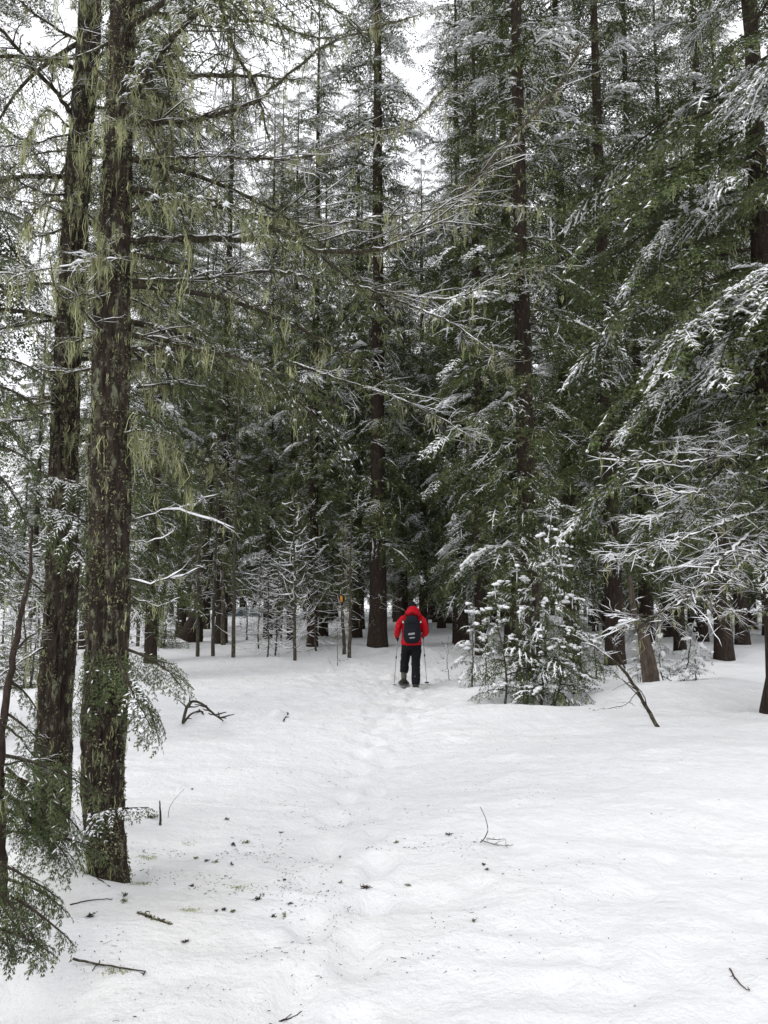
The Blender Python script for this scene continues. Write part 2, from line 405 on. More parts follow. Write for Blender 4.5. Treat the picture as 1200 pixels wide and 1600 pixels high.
def make_bough(rng, L, droop=0.45, rise=0.12, width=0.34, step=0.06, tstep=0.045, tw=0.085, nw=0.014, c=3, snow=0.5, snow_t=0.012, lichen=0.3,
               hang=0.25, lat_droop=0.35, sub=None, strands=4, sag=0.0, lw=.0055, lat=True, caps=True):
    """one living bough along +x from the origin: wood, needles, snow, lichen collectors"""
    G = {k: Geo() for k in ('wood', 'needles', 'snow', 'lichen')}
    m = 12; t = np.linspace(0, 1, m)
    ax = np.stack([L * t * (1 - 0.12 * droop * t), L * 0.05 * np.sin(t * 3 + rng.uniform(0, 6)) * t, L * (rise * t - droop * t ** 2.1)], 1)
    ax += np.cumsum(rng.normal(0, 0.008 * L, (m, 3)), 0) * 0.4 * t[:, None]
    r0 = 0.006 + 0.008 * L
    if lat: tubes(G['wood'], ax, np.linspace(r0, 0.002, m), k=5)
    else: tubes(G['wood'], ax[[0, 2, 4, 7, 9, 11]], np.linspace(r0, 0.002, 6), k=4)
    nb = max(6, int(L / step)); tb = np.linspace(0.10, 0.985, nb) + rng.normal(0, 0.006, nb)
    side = np.where(np.arange(nb) % 2, 1.0, -1.0)
    p0, T = lerp_path(ax, tb)
    B = unit(np.cross(np.array([0, 0, 1.0]), T)); U = np.cross(T, B)
    prof = np.minimum(1, tb * 3.2) * (1 - tb).clip(0.01) ** 0.65 + 0.10
    lb = L * width * prof * rng.uniform(0.65, 1.15, nb)
    ang = R(56) + rng.normal(0, 0.16, nb) - 0.35 * tb
    d = unit(T * np.cos(ang)[:, None] + side[:, None] * B * np.sin(ang)[:, None] + U * rng.normal(0.02, 0.14, nb)[:, None])
    s = np.linspace(0, 1, 5)
    P = p0[:, None] + d[:, None] * (lb[:, None] * s)[..., None]
    P[..., 2] -= lat_droop * lb[:, None] * s[None] ** 2
    P[:, 1:] += rng.normal(0, 0.02, (nb, 4, 3)) * lb[:, None, None]
    if lat: tubes(G['wood'], P[:, ::2], np.linspace(1, .3, 3)[None] * (0.0016 + 0.004 * lb[:, None]), k=3)
    cover = np.clip(0.5 + 1.2 * noise(tb * 2.6 + rng.uniform(0, 50), side * 0.6, rng.uniform(0, 50)) + (snow - 0.5) * 1.6, 0, 1)
    A, DD, SS, LL = [], [], [], []
    SP = []
    for b in range(nb):
        n = max(2, int(lb[b] / tstep))
        tt = (np.arange(n) + rng.uniform(0.2, 0.8)) / n
        q, Tq = lerp_path(P[b], tt)
        bb = unit(np.cross(np.array([0, 0, 1.0]), Tq)); uu = np.cross(Tq, bb)
        for sg in (-1, 1):
            an = R(50) + rng.normal(0, 0.15, n)
            dd = unit(Tq * np.cos(an)[:, None] + sg * bb * np.sin(an)[:, None] + uu * rng.normal(0, 0.22, n)[:, None] - np.array([0, 0, sag]))
            ll = tw * (0.55 + 0.75 * (1 - tt)) * rng.uniform(0.6, 1.25, n) * (0.6 + 0.6 * min(1, lb[b] / 0.3))
            A.append(q); DD.append(dd); SS.append(unit(np.cross(dd, uu) + rng.normal(0, 0.15, (n, 3)))); LL.append(ll)
            on = rng.random(n) < (0.85 if cover[b] > 0.5 else 0.05)
            if on.any():
                e = q[on] + dd[on] * ll[on][:, None] * 0.9
                SP.append(np.stack([q[on], e], 1))
        A.append(P[b][-2:-1]); DD.append(unit(P[b][-1:] - P[b][-2:-1])); SS.append(bb[:1]); LL.append(np.array([tw * 1.2]))
    A, DD, SS, LL = map(np.concatenate, (A, DD, SS, LL))
    needles(G['needles'], A, DD, SS, LL, nw * rng.uniform(0.8, 1.2, len(A)), c, rng, hang)
    if SP:
        SP = np.concatenate(SP); snow_fingers(G['snow'], SP[:, 0], SP[:, 1], snow_t * 0.62, rng)
    sel = cover > 0.5
    if not caps:
        for b in np.nonzero(sel)[0]:
            for q in P[b][1:4][rng.random(3) < .45]: lump(G['snow'], q + [0, 0, .003], rng.uniform(.5, 1.5) * snow_t * 1.25, rng, .5, 7, 4)
    if caps: snow_caps(G['snow'], P[sel][:, ::2], 0.003, snow_t * cover[sel][:, None] * 2.0, rng, k=5, slope_cut=1.15, sqz=.55)
    if snow > 0.45 and caps: snow_caps(G['snow'], ax[4::2], 0.006, snow_t * 1.3, rng, k=5, slope_cut=1.05)
    nl = rng.poisson(lichen * L * 7)
    if nl:
        q, _ = lerp_path(ax, rng.uniform(0.02, 0.75, nl)); q += rng.normal(0, 0.12 * width * L, (nl, 3)) * [1, 1, 0.1]
        beard(G['lichen'], q, rng, rng.gamma(2.2, 0.055, nl), n=strands, wdt=lw, spread=0.018)
    return {k: G[k].arrays() for k in G}

def put(dst, arr, M, t):
    v, q, tr = arr
    if len(v): dst.add(v @ M.T + t, q=q, t=tr)
def rotm(az, tilt, roll, s):
    ca, sa = math.cos(az), math.sin(az); ct, st = math.cos(tilt), math.sin(tilt); cr, sr = math.cos(roll), math.sin(roll)
    Rz = np.array([[ca, -sa, 0], [sa, ca, 0], [0, 0, 1]]); Ry = np.array([[ct, 0, -st], [0, 1, 0], [st, 0, ct]]); Rx = np.array([[1, 0, 0], [0, cr, -sr], [0, sr, cr]])
    return Rz @ Ry @ Rx * s

rng = np.random.default_rng(11)
PROTO = [make_bough(rng, L, droop=d, rise=ri, snow=sn, lichen=li, c=3, tw=0.140, nw=0.024, tstep=0.070, step=0.080, snow_t=st, width=.40, lat=False, strands=4, lw=.007)
         for L, d, ri, sn, li, st in [(2.4, .55, .15, .36, 1.0, .034), (2.2, .45, .10, .08, 1.4, .022), (2.6, .62, .22, .60, .8, .040), (1.8, .5, .12, .18, .8, .028), (2.3, .40, .05, .06, 1.4, .016), (1.5, .45, .2, .46, .5, .034)]]
PLEN = [2.4, 2.2, 2.6, 1.8, 2.3, 1.5]
FARP = [make_bough(rng, 2.4, droop=d, rise=.15, snow=sn, lichen=.25, c=1, tw=0.20, nw=0.065, tstep=0.105, step=0.125, strands=2, snow_t=.042, width=.42, lat=False, lw=.010) for d, sn in ((.5, .26), (.6, .42), (.42, .08))]
INNER = [make_bough(rng, 1.3, droop=d, rise=.1, snow=sn, lichen=1.0, c=2, tw=0.14, nw=0.026, tstep=0.115, step=0.125, strands=3, snow_t=.024, width=.5, lat=False, lw=.007) for d, sn in ((.5, .1), (.65, .3))]

def tube_trunk(g, H, r, k=14, m=40, flare=0.3, lean=(0, 0), rng=None, wob=0.03, top=0.12):
    z = np.linspace(-0.35, H, m); t = np.clip(z / H, 0, 1)
    rr = r * ((1 - t) ** 0.8 * (1 - top) + top * (1 - t) + 0.02) + r * flare * np.exp(-np.maximum(z, 0) / 0.35)
    P = np.stack([lean[0] * z, lean[1] * z, z], 1)
    if rng is not None:
        P[:, :2] += np.cumsum(rng.normal(0, wob * 0.2, (m, 2)), 0) * (t[:, None] > 0.02)
    tubes(g, P, rr * (1 + (0.05 * rng.normal(0, 1, m) if rng is not None else 0)), k=k)
    return P
def bare_twigs(wood, snow, lich, P, n, rng, z0, z1, L=0.8, r=0.006, sn=0.006, li=0.5, sweep=0.35):
    """dead lower branches round a trunk axis P"""
    zz = rng.uniform(z0, z1, n); x = np.interp(zz, P[:, 2], P[:, 0]); y = np.interp(zz, P[:, 2], P[:, 1])
    az = rng.uniform(0, 2 * math.pi, n); l = L * rng.uniform(0.4, 1.2, n)
    s = np.linspace(0, 1, 6)
    d = np.stack([np.cos(az), np.sin(az), rng.normal(-.1, .2, n)], 1)
    Q = np.stack([x, y, zz], 1)[:, None] + d[:, None] * (l[:, None] * s)[..., None]
    Q[..., 2] += (rng.normal(sweep * 0.3, sweep, n) * l)[:, None] * s ** 2 * 0.8
    Q[:, 1:] += rng.normal(0, 0.025, (n, 5, 3)) * l[:, None, None]
    tubes(wood, Q, np.linspace(1, .25, 6)[None] * r * (0.5 + l[:, None] / L * 0.5), k=4)
    if sn: snow_caps(snow, Q, r * .5, sn, rng, k=4)
    # side twigs
    ns = 4; tt = rng.uniform(0.25, 0.95, (n, ns)); a = Q[np.arange(n)[:, None], (tt * 4).astype(int)]
    dd = unit(d[:, None] + rng.normal(0, .7, (n, ns, 3))); ll = l[:, None] * rng.uniform(.15, .45, (n, ns))
    s3 = np.linspace(0, 1, 4); W = (a[..., None, :] + dd[..., None, :] * (ll[..., None] * s3)[..., None]).reshape(-1, 4, 3)
    W[:, 1:] += rng.normal(0, .012, (len(W), 3, 3))
    tubes(wood, W, np.linspace(.6, .2, 4) * r, k=3)
    if sn: snow_caps(snow, W, r * .3, sn * .7, rng, k=4)
    k = rng.poisson(li * n)
    if k:
        idx = rng.integers(0, n, k); beard(lich, Q[idx, rng.integers(1, 6, k)], rng, rng.gamma(2.0, .06, k), n=4, wdt=.005)
    return Q

def conifer(name, rng, H, r, z0, Lmax, nb, protos, plens, leaf, bark, low_twigs=30, crown_pow=0.55, min_snow=True, lich_trunk=60, tilt0=0.05, droop_low=0.25, top_len=0.25, inner=180, extra=()):
    """returns list of (part name, mesh) for a tall conifer"""
    W, N, S, Li = Geo(), Geo(), Geo(), Geo(); Tk = Geo()
    P = tube_trunk(Tk, H, r, rng=rng)
    zs = z0 + (H - 0.3 - z0) * (np.arange(nb) / nb) ** 0.92
    az = 0
    for z in zs:
        az += 2.4 + rng.normal(0, 0.35); f = (z - z0) / (H - z0)
        L = Lmax * ((1 - f) ** crown_pow * (1 - top_len * 0.3) + 0.08) * rng.uniform(0.6, 1.1)
        if f < 0.12: L *= rng.uniform(0.5, 1.0)
        k = rng.integers(0, len(protos)); s = L / plens[k]
        M = rotm(az, tilt0 - droop_low * (1 - f) * rng.uniform(0.2, 1.2) + 0.25 * f, rng.normal(0, .18), s)
        c = np.array([np.interp(z, P[:, 2], P[:, 0]), np.interp(z, P[:, 2], P[:, 1]), z])
        for dst, key in ((W, 'wood'), (N, 'needles'), (S, 'snow'), (Li, 'lichen')): put(dst, protos[k][key], M, c)
    for z, az, L, k in extra:
        M = rotm(az, rng.normal(-.12, .12), rng.normal(0, .25), L / plens[k]); c = np.array([np.interp(z, P[:, 2], P[:, 0]), np.interp(z, P[:, 2], P[:, 1]), z])
        for dst, key in ((W, 'wood'), (N, 'needles'), (S, 'snow'), (Li, 'lichen')): put(dst, protos[k][key], M, c)
    for k in range(inner):            # short boughs filling the crown close to the trunk
        z = z0 + (H * .85 - z0) * rng.random(); M = rotm(rng.uniform(0, 6.28), rng.normal(-.15, .2), rng.normal(0, .3), rng.uniform(.8, 1.4)); j = rng.integers(0, 2)
        c = np.array([np.interp(z, P[:, 2], P[:, 0]), np.interp(z, P[:, 2], P[:, 1]), z])
        for dst, key in ((W, 'wood'), (N, 'needles'), (S, 'snow'), (Li, 'lichen')): put(dst, INNER[j][key], M, c)
    if low_twigs: bare_twigs(W, S, Li, P, low_twigs, rng, 0.7, z0 + 1.5, L=1.1, r=0.008, sn=0.006)
    if lich_trunk:
        zz = rng.uniform(0.5, H * 0.8, lich_trunk); a = rng.uniform(0, 6.28, lich_trunk); rr = r * (1 - zz / H) + .01
        beard(Li, np.stack([np.interp(zz, P[:, 2], P[:, 0]) + rr * np.cos(a), np.interp(zz, P[:, 2], P[:, 1]) + rr * np.sin(a), zz], 1), rng, rng.gamma(2, .07, lich_trunk), n=4, wdt=.006)
    return [('trunk', Tk.mesh(name + '_trunk', bark, True)), ('limbs', W.mesh(name + '_limbs', TWIG, False)), ('crown', N.mesh(name + '_crown', leaf)),
            ('snow', S.mesh(name + '_snow', SNOW, True)), ('lichen', Li.mesh(name + '_lichen', LICHEN))]
def plant_parts(parts, name, label, cat, loc, rz=0.0, s=1.0, group=None, lean=(0, 0)):
    o = thing(name, label, cat, loc, group); o.rotation_euler = (lean[0], lean[1], rz); o.scale = (s, s, s)
    for n_, me_ in parts:
        if len(me_.polygons): c = link(n_, me_, o)
        else: continue
        if n_ != 'trunk': c['kind'] = 'stuff'
    return o

rng = np.random.default_rng(3)
MID = [conifer('mid_a', rng, 30, .25, 2.6, 3.2, 124, PROTO, PLEN, FIR, BARK),
       conifer('mid_b', rng, 27, .20, 2.2, 2.8, 120, PROTO, PLEN, FIR2, BARK)]
FAR = [conifer('far_a', rng, 31, .25, 2.4, 3.3, 116, FARP, [2.4] * 3, FIR, BARK, low_twigs=26, lich_trunk=30),
       conifer('far_b', rng, 28, .20, 2.8, 2.9, 106, FARP, [2.4] * 3, FIR2, BARK, low_twigs=30, lich_trunk=30)]

# trees whose trunks can be picked out in the middle distance: px of the base, distance, variant, scale, turn
rngp = np.random.default_rng(21)
PICK = [
    (590, 27.0, 0, 1.15, 0.6, 'big_conifer', 'thick dark trunked conifer beside the snowshoe trail ahead of the hiker'),
    (826, 17.5, 2, .92, 2.0, 'tall_conifer', 'tall snow-laden conifer rising behind the snowy young conifer'),
    (893, 22.0, 1, 1.05, 4.0, 'tall_conifer', 'tall dark conifer behind the broken double stump'),
    (752, 25.0, 1, .95, 1.2, 'brown_conifer', 'brown trunked conifer between the hiker and the snowy young conifer'),
    (1160, 31.0, 2, .95, 5.1, 'straight_conifer', 'straight conifer with bare lower trunk beyond the snow hummock and drooping bush'),
    (1098, 33.0, 0, .85, 3.3, 'conifer', 'conifer with a dark bare foot behind the snowy drooping bush'),
    (1010, 24.5, 1, 1.0, 0.9, 'conifer', 'dark conifer standing behind the leaning broken stump'),
    (557, 36.0, 2, .9, 2.6, 'conifer', 'straight conifer just behind the thick dark trunk by the trail'),
    (235, 29.0, 1, .9, 1.9, 'conifer', 'conifer beside the dark upturned root on the forest edge'),
    (505, 37.0, 0, .8, 5.5, 'conifer', 'dark conifer behind the bare sapling outlined in snow'),
    (662, 40.0, 2, .85, 3.8, 'conifer', 'conifer trunk directly beyond the hiker, first of a close pair'),
    (690, 42.0, 0, .8, 0.2, 'conifer', 'conifer trunk directly beyond the hiker, farther of a close pair'),
    (236, 22.5, 1, .85, 3.1, 'conifer', 'grey-barked conifer close beyond the front lichen trunk'),
    (345, 29.5, 0, .85, 0.9, 'conifer', 'conifer standing among the four sapling poles'),
    (418, 35.0, 1, .95, 2.9, 'conifer', 'conifer rising out of the bare snowy thicket'),
    (488, 28.5, 1, .95, 5.0, 'conifer', 'conifer beside the bare sapling outlined in snow, toward the thick dark trunk'),
    (170, 17.8, 1, .9, 1.4, 'conifer', 'conifer standing in line directly behind the front lichen trunk'),
    (430, 39.0, 0, .95, 1.7, 'conifer', 'tall conifer behind the thicket, farther than the one rising from it'),
    (641, 62.0, 0, .95, 2.7, 'conifer', 'far conifer straight ahead of the hiker at the end of the trail'),
    (618, 56.0, 1, .95, 5.7, 'conifer', 'far conifer beyond the thick dark trunk near the trail end'),
    (712, 55.0, 1, 1.0, 0.7, 'conifer', 'far conifer beyond the slender young conifer'),
    (130, 27.0, 1, .75, 0.4, 'conifer', 'conifer seen through the gap between the twin lichen trunks'),
    (282, 36.0, 0, .85, 2.2, 'conifer', 'dense conifer behind the leaning flared trunk'),
    (722, 29.0, 2, .95, 4.2, 'conifer', 'dense snowy conifer just past the hiker beyond the slender young conifer'),
    (800, 26.0, 0, .95, 1.1, 'conifer', 'dense conifer farther behind the snowy young conifer in the hollow'),
    (960, 20.5, 2, .9, 0.7, 'conifer', 'snowy boughed conifer behind the slanting dead pole'),
    (1062, 27.0, 1, 1.0, 3.9, 'conifer', 'dark conifer right behind the drooping snow-bowed shrub'),
    (1130, 22.0, 0, .9, 5.8, 'conifer', 'heavy conifer behind the bare snowy limbs of the large hemlock'),
    (455, 31.0, 1, .85, 4.6, 'conifer', 'slim conifer directly behind the bare sapling outlined in snow')]
TAKEN = []
for px, D, v, s, rz, nm, lab in PICK:
    p = on_ground(px, D); TAKEN.append((p[0], p[1]))
    plant_parts(MID[v % 2], nm, lab, 'conifer', p, rz, s)

# the forest behind: look-alikes
def forest_names(x, D):
    px = 600 + x / D * FPX
    a = 'past the twin lichen trunks' if px < 330 else 'behind the bare snowy thicket' if px < 520 else 'beyond the hiker along the trail' if px < 760 else 'beyond the young conifer in the hollow' if px < 960 else 'beyond the broken stump'
    d = 'first ranks' if D < 46 else 'deeper ranks' if D < 90 else 'last rank'
    return 'tall conifer in the %s of forest %s' % (d, a), 'forest conifers %s, %s' % (a, d)
cnt = 0; tries = 0
while cnt < 135 and tries < 8000:
    tries += 1
    D = 32 + 62 * rngp.random() ** 1.2
    x = rngp.uniform(-0.62, 0.62) * D
    px = 600 + x / D * FPX
    if abs(x - path_x(min(D, 44))) < 0.9 and D < 60: continue
    if 330 < px < 440 and D < 60: continue            # the gap to the parked car
    if px < 210 and D < 40: continue
    if px < 230 and rngp.random() < 0.55: continue     # thin wood there: the sky shows
    if any((x - a) ** 2 + (D - b) ** 2 < 2.2 ** 2 for a, b in TAKEN): continue
    TAKEN.append((x, D)); cnt += 1
    v = rngp.integers(0, 3); s = rngp.uniform(.75, 1.1)
    if px < 230: s *= 0.62
    lb_, gr_ = forest_names(x, D)
    plant_parts(MID[v % 2] if D < 46 else FAR[v % 2], 'forest_conifer', lb_, 'conifer', (x, D, gz(x, D)), rngp.uniform(0, 6.28), s, gr_)

for k in range(46):
    D = rngp.uniform(92, 135); x = (k + rngp.uniform(.1, .9)) / 46 * 2 * .6 * D - .6 * D
    lb_, gr_ = forest_names(x, D)
    plant_parts(FAR[rngp.integers(0, 2)], 'forest_conifer', lb_, 'conifer', (x, D, gz(x, D) - 2.2), rngp.uniform(0, 6.28), rngp.uniform(.8, 1.0) * (.62 if x / D < -.3 else 1), gr_)

# ------------------------------------------------------------------ nearer conifers beside the clearing
rng = np.random.default_rng(8)
NEARP = [make_bough(rng, L, droop=d, rise=ri, snow=sn, lichen=li, c=2, tw=0.11, nw=0.026, tstep=0.058, step=0.070, snow_t=.028, strands=7, lw=.004, width=.38)
         for L, d, ri, sn, li in [(2.8, .6, .15, .66, .8), (2.4, .55, .12, .42, 1.2), (2.6, .5, .05, .12, 1.6)]]
NPL = [2.8, 2.4, 2.6]
right_tree = conifer('right', rng, 19, .24, 3.2, 3.7, 50, NEARP, NPL, FIR, BARK, low_twigs=0, droop_low=.35, crown_pow=.6, inner=70, extra=[(z, 2.5 + 2.1 * ((k * .618) % 1) - 2.3, 2.6 + 1.3 * ((k * .37) % 1), (0, 2, 1, 2)[k % 4]) for k, z in enumerate(np.linspace(3.9, 10.5, 20))])
p = on_ground(1218, 12.1)
RT = plant_parts(right_tree, 'hemlock', 'large hemlock at the clearing edge with drooping snowy boughs and bare twiggy lower limbs', 'conifer', p, 2.3, 1.0)
p = on_ground(-150, 9.5)
left_tree = right_tree
plant_parts(left_tree, 'hemlock', 'slim hemlock beyond the twin lichen-covered trunks, boughs dusted with snow', 'conifer', p, 1.0, .75)

# ------------------------------------------------------------------ twin foreground trunks
def bark_trunk(path_px, r_px, rng, parent, flakes, seed):
    """trunk through photo points (px, py, D) with half-widths in pixels: furrowed bark and leafy lichen flakes"""
    pts = np.array([at(*p) for p in path_px]); rad = np.array([w_ / FPX * p[2] for p, w_ in zip(path_px, r_px)])
    m, k = 340, 84
    P = smooth_path(pts, m); rr = np.interp(np.linspace(0, 1, m), np.linspace(0, 1, len(rad)), rad)
    a = np.arange(k) / k * 2 * math.pi
    z = P[:, 2]
    ca, sa = np.cos(a)[None], np.sin(a)[None]; zz = z[:, None]
    pl = fbm(ca * 4.2 + seed, sa * 4.2, zz * 3.0, 3); fur = np.abs(noise(ca * 7.5 + 3, sa * 7.5 + seed, zz * 1.6))
    fine = fbm(ca * 16, sa * 16 + seed, zz * 16, 2)
    rad2 = rr[:, None] * (1 + 0.08 * pl - 0.17 * (1 - fur) ** 3 + 0.07 * fine)
    lobes = 1 + 0.05 * np.sin(3 * a + seed)[None] * np.exp(-(zz - z.min()) / 0.5)
    V = P[:, None, :] + np.stack([rad2 * lobes * ca, rad2 * lobes * sa, 0 * rad2], -1)
    g = Geo(); i = np.arange(m - 1)[:, None] * k; l = np.arange(k)[None]; l2 = (l + 1) % k
    g.add(V, q=np.stack(np.broadcast_arrays(i + l, i + l2, i + k + l2, i + k + l), -1))
    g.obj('trunk', BARK_N, parent, False)
    # flakes of leafy lichen, clustered
    F = Geo(); n = flakes
    ii = rng.integers(0, m, n * 3); jj = rng.integers(0, k, n * 3)
    cl = fbm(np.cos(a[jj]) * 2.6 + seed, np.sin(a[jj]) * 2.6, z[ii] * 3.2, 3) > 0.0
    ii, jj = ii[cl][:n], jj[cl][:n]
    fuzz(F, V[ii, jj], rng, rng.uniform(.008, .024, len(ii)), n=2)
    o = F.obj('leafy_lichen', MOSSY, parent); o['kind'] = 'stuff'
    H = Geo(); n = flakes // 40
    ii = rng.integers(10, m, n); jj = rng.integers(0, k, n)
    beard(H, V[ii, jj] + np.stack([np.cos(a[jj]) * .006, np.sin(a[jj]) * .006, 0 * ii], 1), rng, rng.gamma(2, .035, n), n=7, wdt=.0022, spread=.010)
    o = H.obj('hanging_lichen', LICHEN, parent); o['kind'] = 'stuff'
    return P, rr

def hero_branch(parent, pts, r0, r1, rng, twigs=14, tlen=0.35, sn=0.003, li=1.0, moss=1.0, sub=4, droop=0.15, beard_len=0.09, name='branch', up=0.1, jit=0.006, snow_on_main=1.0, wood=None, crook=1.3):
    P = np.array([at(*q) for q in pts]) if len(pts[0]) == 3 and not isinstance(pts, np.ndarray) else np.asarray(pts)
    Ltot = np.linalg.norm(np.diff(P, axis=0), axis=1).sum()
    m = max(10, int(Ltot / 0.06)); A = smooth_path(P, m, jit, rng)
    W, S, Li, Mo = Geo(), Geo(), Geo(), Geo()
    rr = np.linspace(r0, r1, m) * (1 + 0.12 * rng.normal(0, 1, m)).clip(.7, 1.4)
    tubes(W, A, rr, k=7)
    snow_caps(S, A, rr * .8, sn * snow_on_main, rng, k=6)
    if twigs:
        t = rng.uniform(0.08, 1.0, twigs); q, T = lerp_path(A, t)
        sd = np.where(rng.random(twigs) < .5, 1., -1.)[:, None]
        B = unit(np.cross(T, np.array([0, 0, 1.0]))) * sd
        d = unit(T * rng.uniform(.25, 1.0, (twigs, 1)) + B * rng.uniform(.5, 1.1, (twigs, 1)) + np.array([0, 0, 1.0]) * rng.normal(up, .35, (twigs, 1)))
        l = tlen * rng.uniform(.35, 1.15, twigs) * (1.1 - 0.5 * t)
        s = np.linspace(0, 1, 7)
        Q = q[:, None] + d[:, None] * (l[:, None] * s)[..., None]; Q[..., 2] -= droop * l[:, None] * s ** 2
        Q[:, 1:] += np.cumsum(rng.normal(0, .018, (twigs, 6, 3)), 1) * l[:, None, None] * crook
        tr = np.linspace(1, .35, 7)[None] * (np.interp(t, [0, 1], [r0, r1]) * .42)[:, None].clip(.0018, .012)
        tubes(W, Q[:, ::2], tr[:, ::2], k=4); snow_caps(S, Q[:, ::2], tr[:, ::2], sn * .8, rng, k=3)
        n2 = twigs * sub
        ti = rng.integers(0, twigs, n2); u = rng.uniform(.15, .98, n2); a = Q[ti, (u * 5.99).astype(int)]
        d2 = unit(d[ti] + rng.normal(0, .75, (n2, 3)) * [1, 1, .55]); l2 = l[ti] * rng.uniform(.15, .5, n2)
        s4 = np.linspace(0, 1, 4); Q2 = a[:, None] + d2[:, None] * (l2[:, None] * s4)[..., None]; Q2[..., 2] -= droop * .6 * l2[:, None] * s4 ** 2
        Q2[:, 1:] += rng.normal(0, .006, (n2, 3, 3))
        tubes(W, Q2, np.linspace(.0022, .0010, 4), k=3); snow_caps(S, Q2, .0015, sn * .55, rng, k=3)
        allp = np.concatenate([Q.reshape(-1, 3), Q2.reshape(-1, 3)])
    else: allp = A
    nl = rng.poisson(li * Ltot * 14)
    if nl:
        pick = np.concatenate([A[rng.integers(0, m, nl // 2 + 1)] - [0, 0, r0 * .5], allp[rng.integers(0, len(allp), nl // 2 + 1)]])
        beard(Li, pick, rng, rng.gamma(1.8, beard_len / 1.8, len(pick)), n=7, wdt=.0022, spread=.011)
    nm = int(moss * Ltot * 60)
    if nm:
        ii = rng.integers(0, m, nm); fuzz(Mo, A[ii] + rng.normal(0, .6, (nm, 3)) * rr[ii][:, None], rng, rng.uniform(.010, .028, nm), n=3)
        jj = rng.integers(0, len(allp), nm); fuzz(Mo, allp[jj], rng, rng.uniform(.008, .022, nm), n=2)
    b = W.obj(name, wood or TWIG, parent, True)
    for g_, n_, mt in ((S, 'snow', SNOW), (Li, 'hanging_lichen', LICHEN), (Mo, 'leafy_lichen', MOSSY)):
        o = g_.obj(n_, mt, b, n_ == 'snow')
        if o: o['kind'] = 'stuff'
    return A

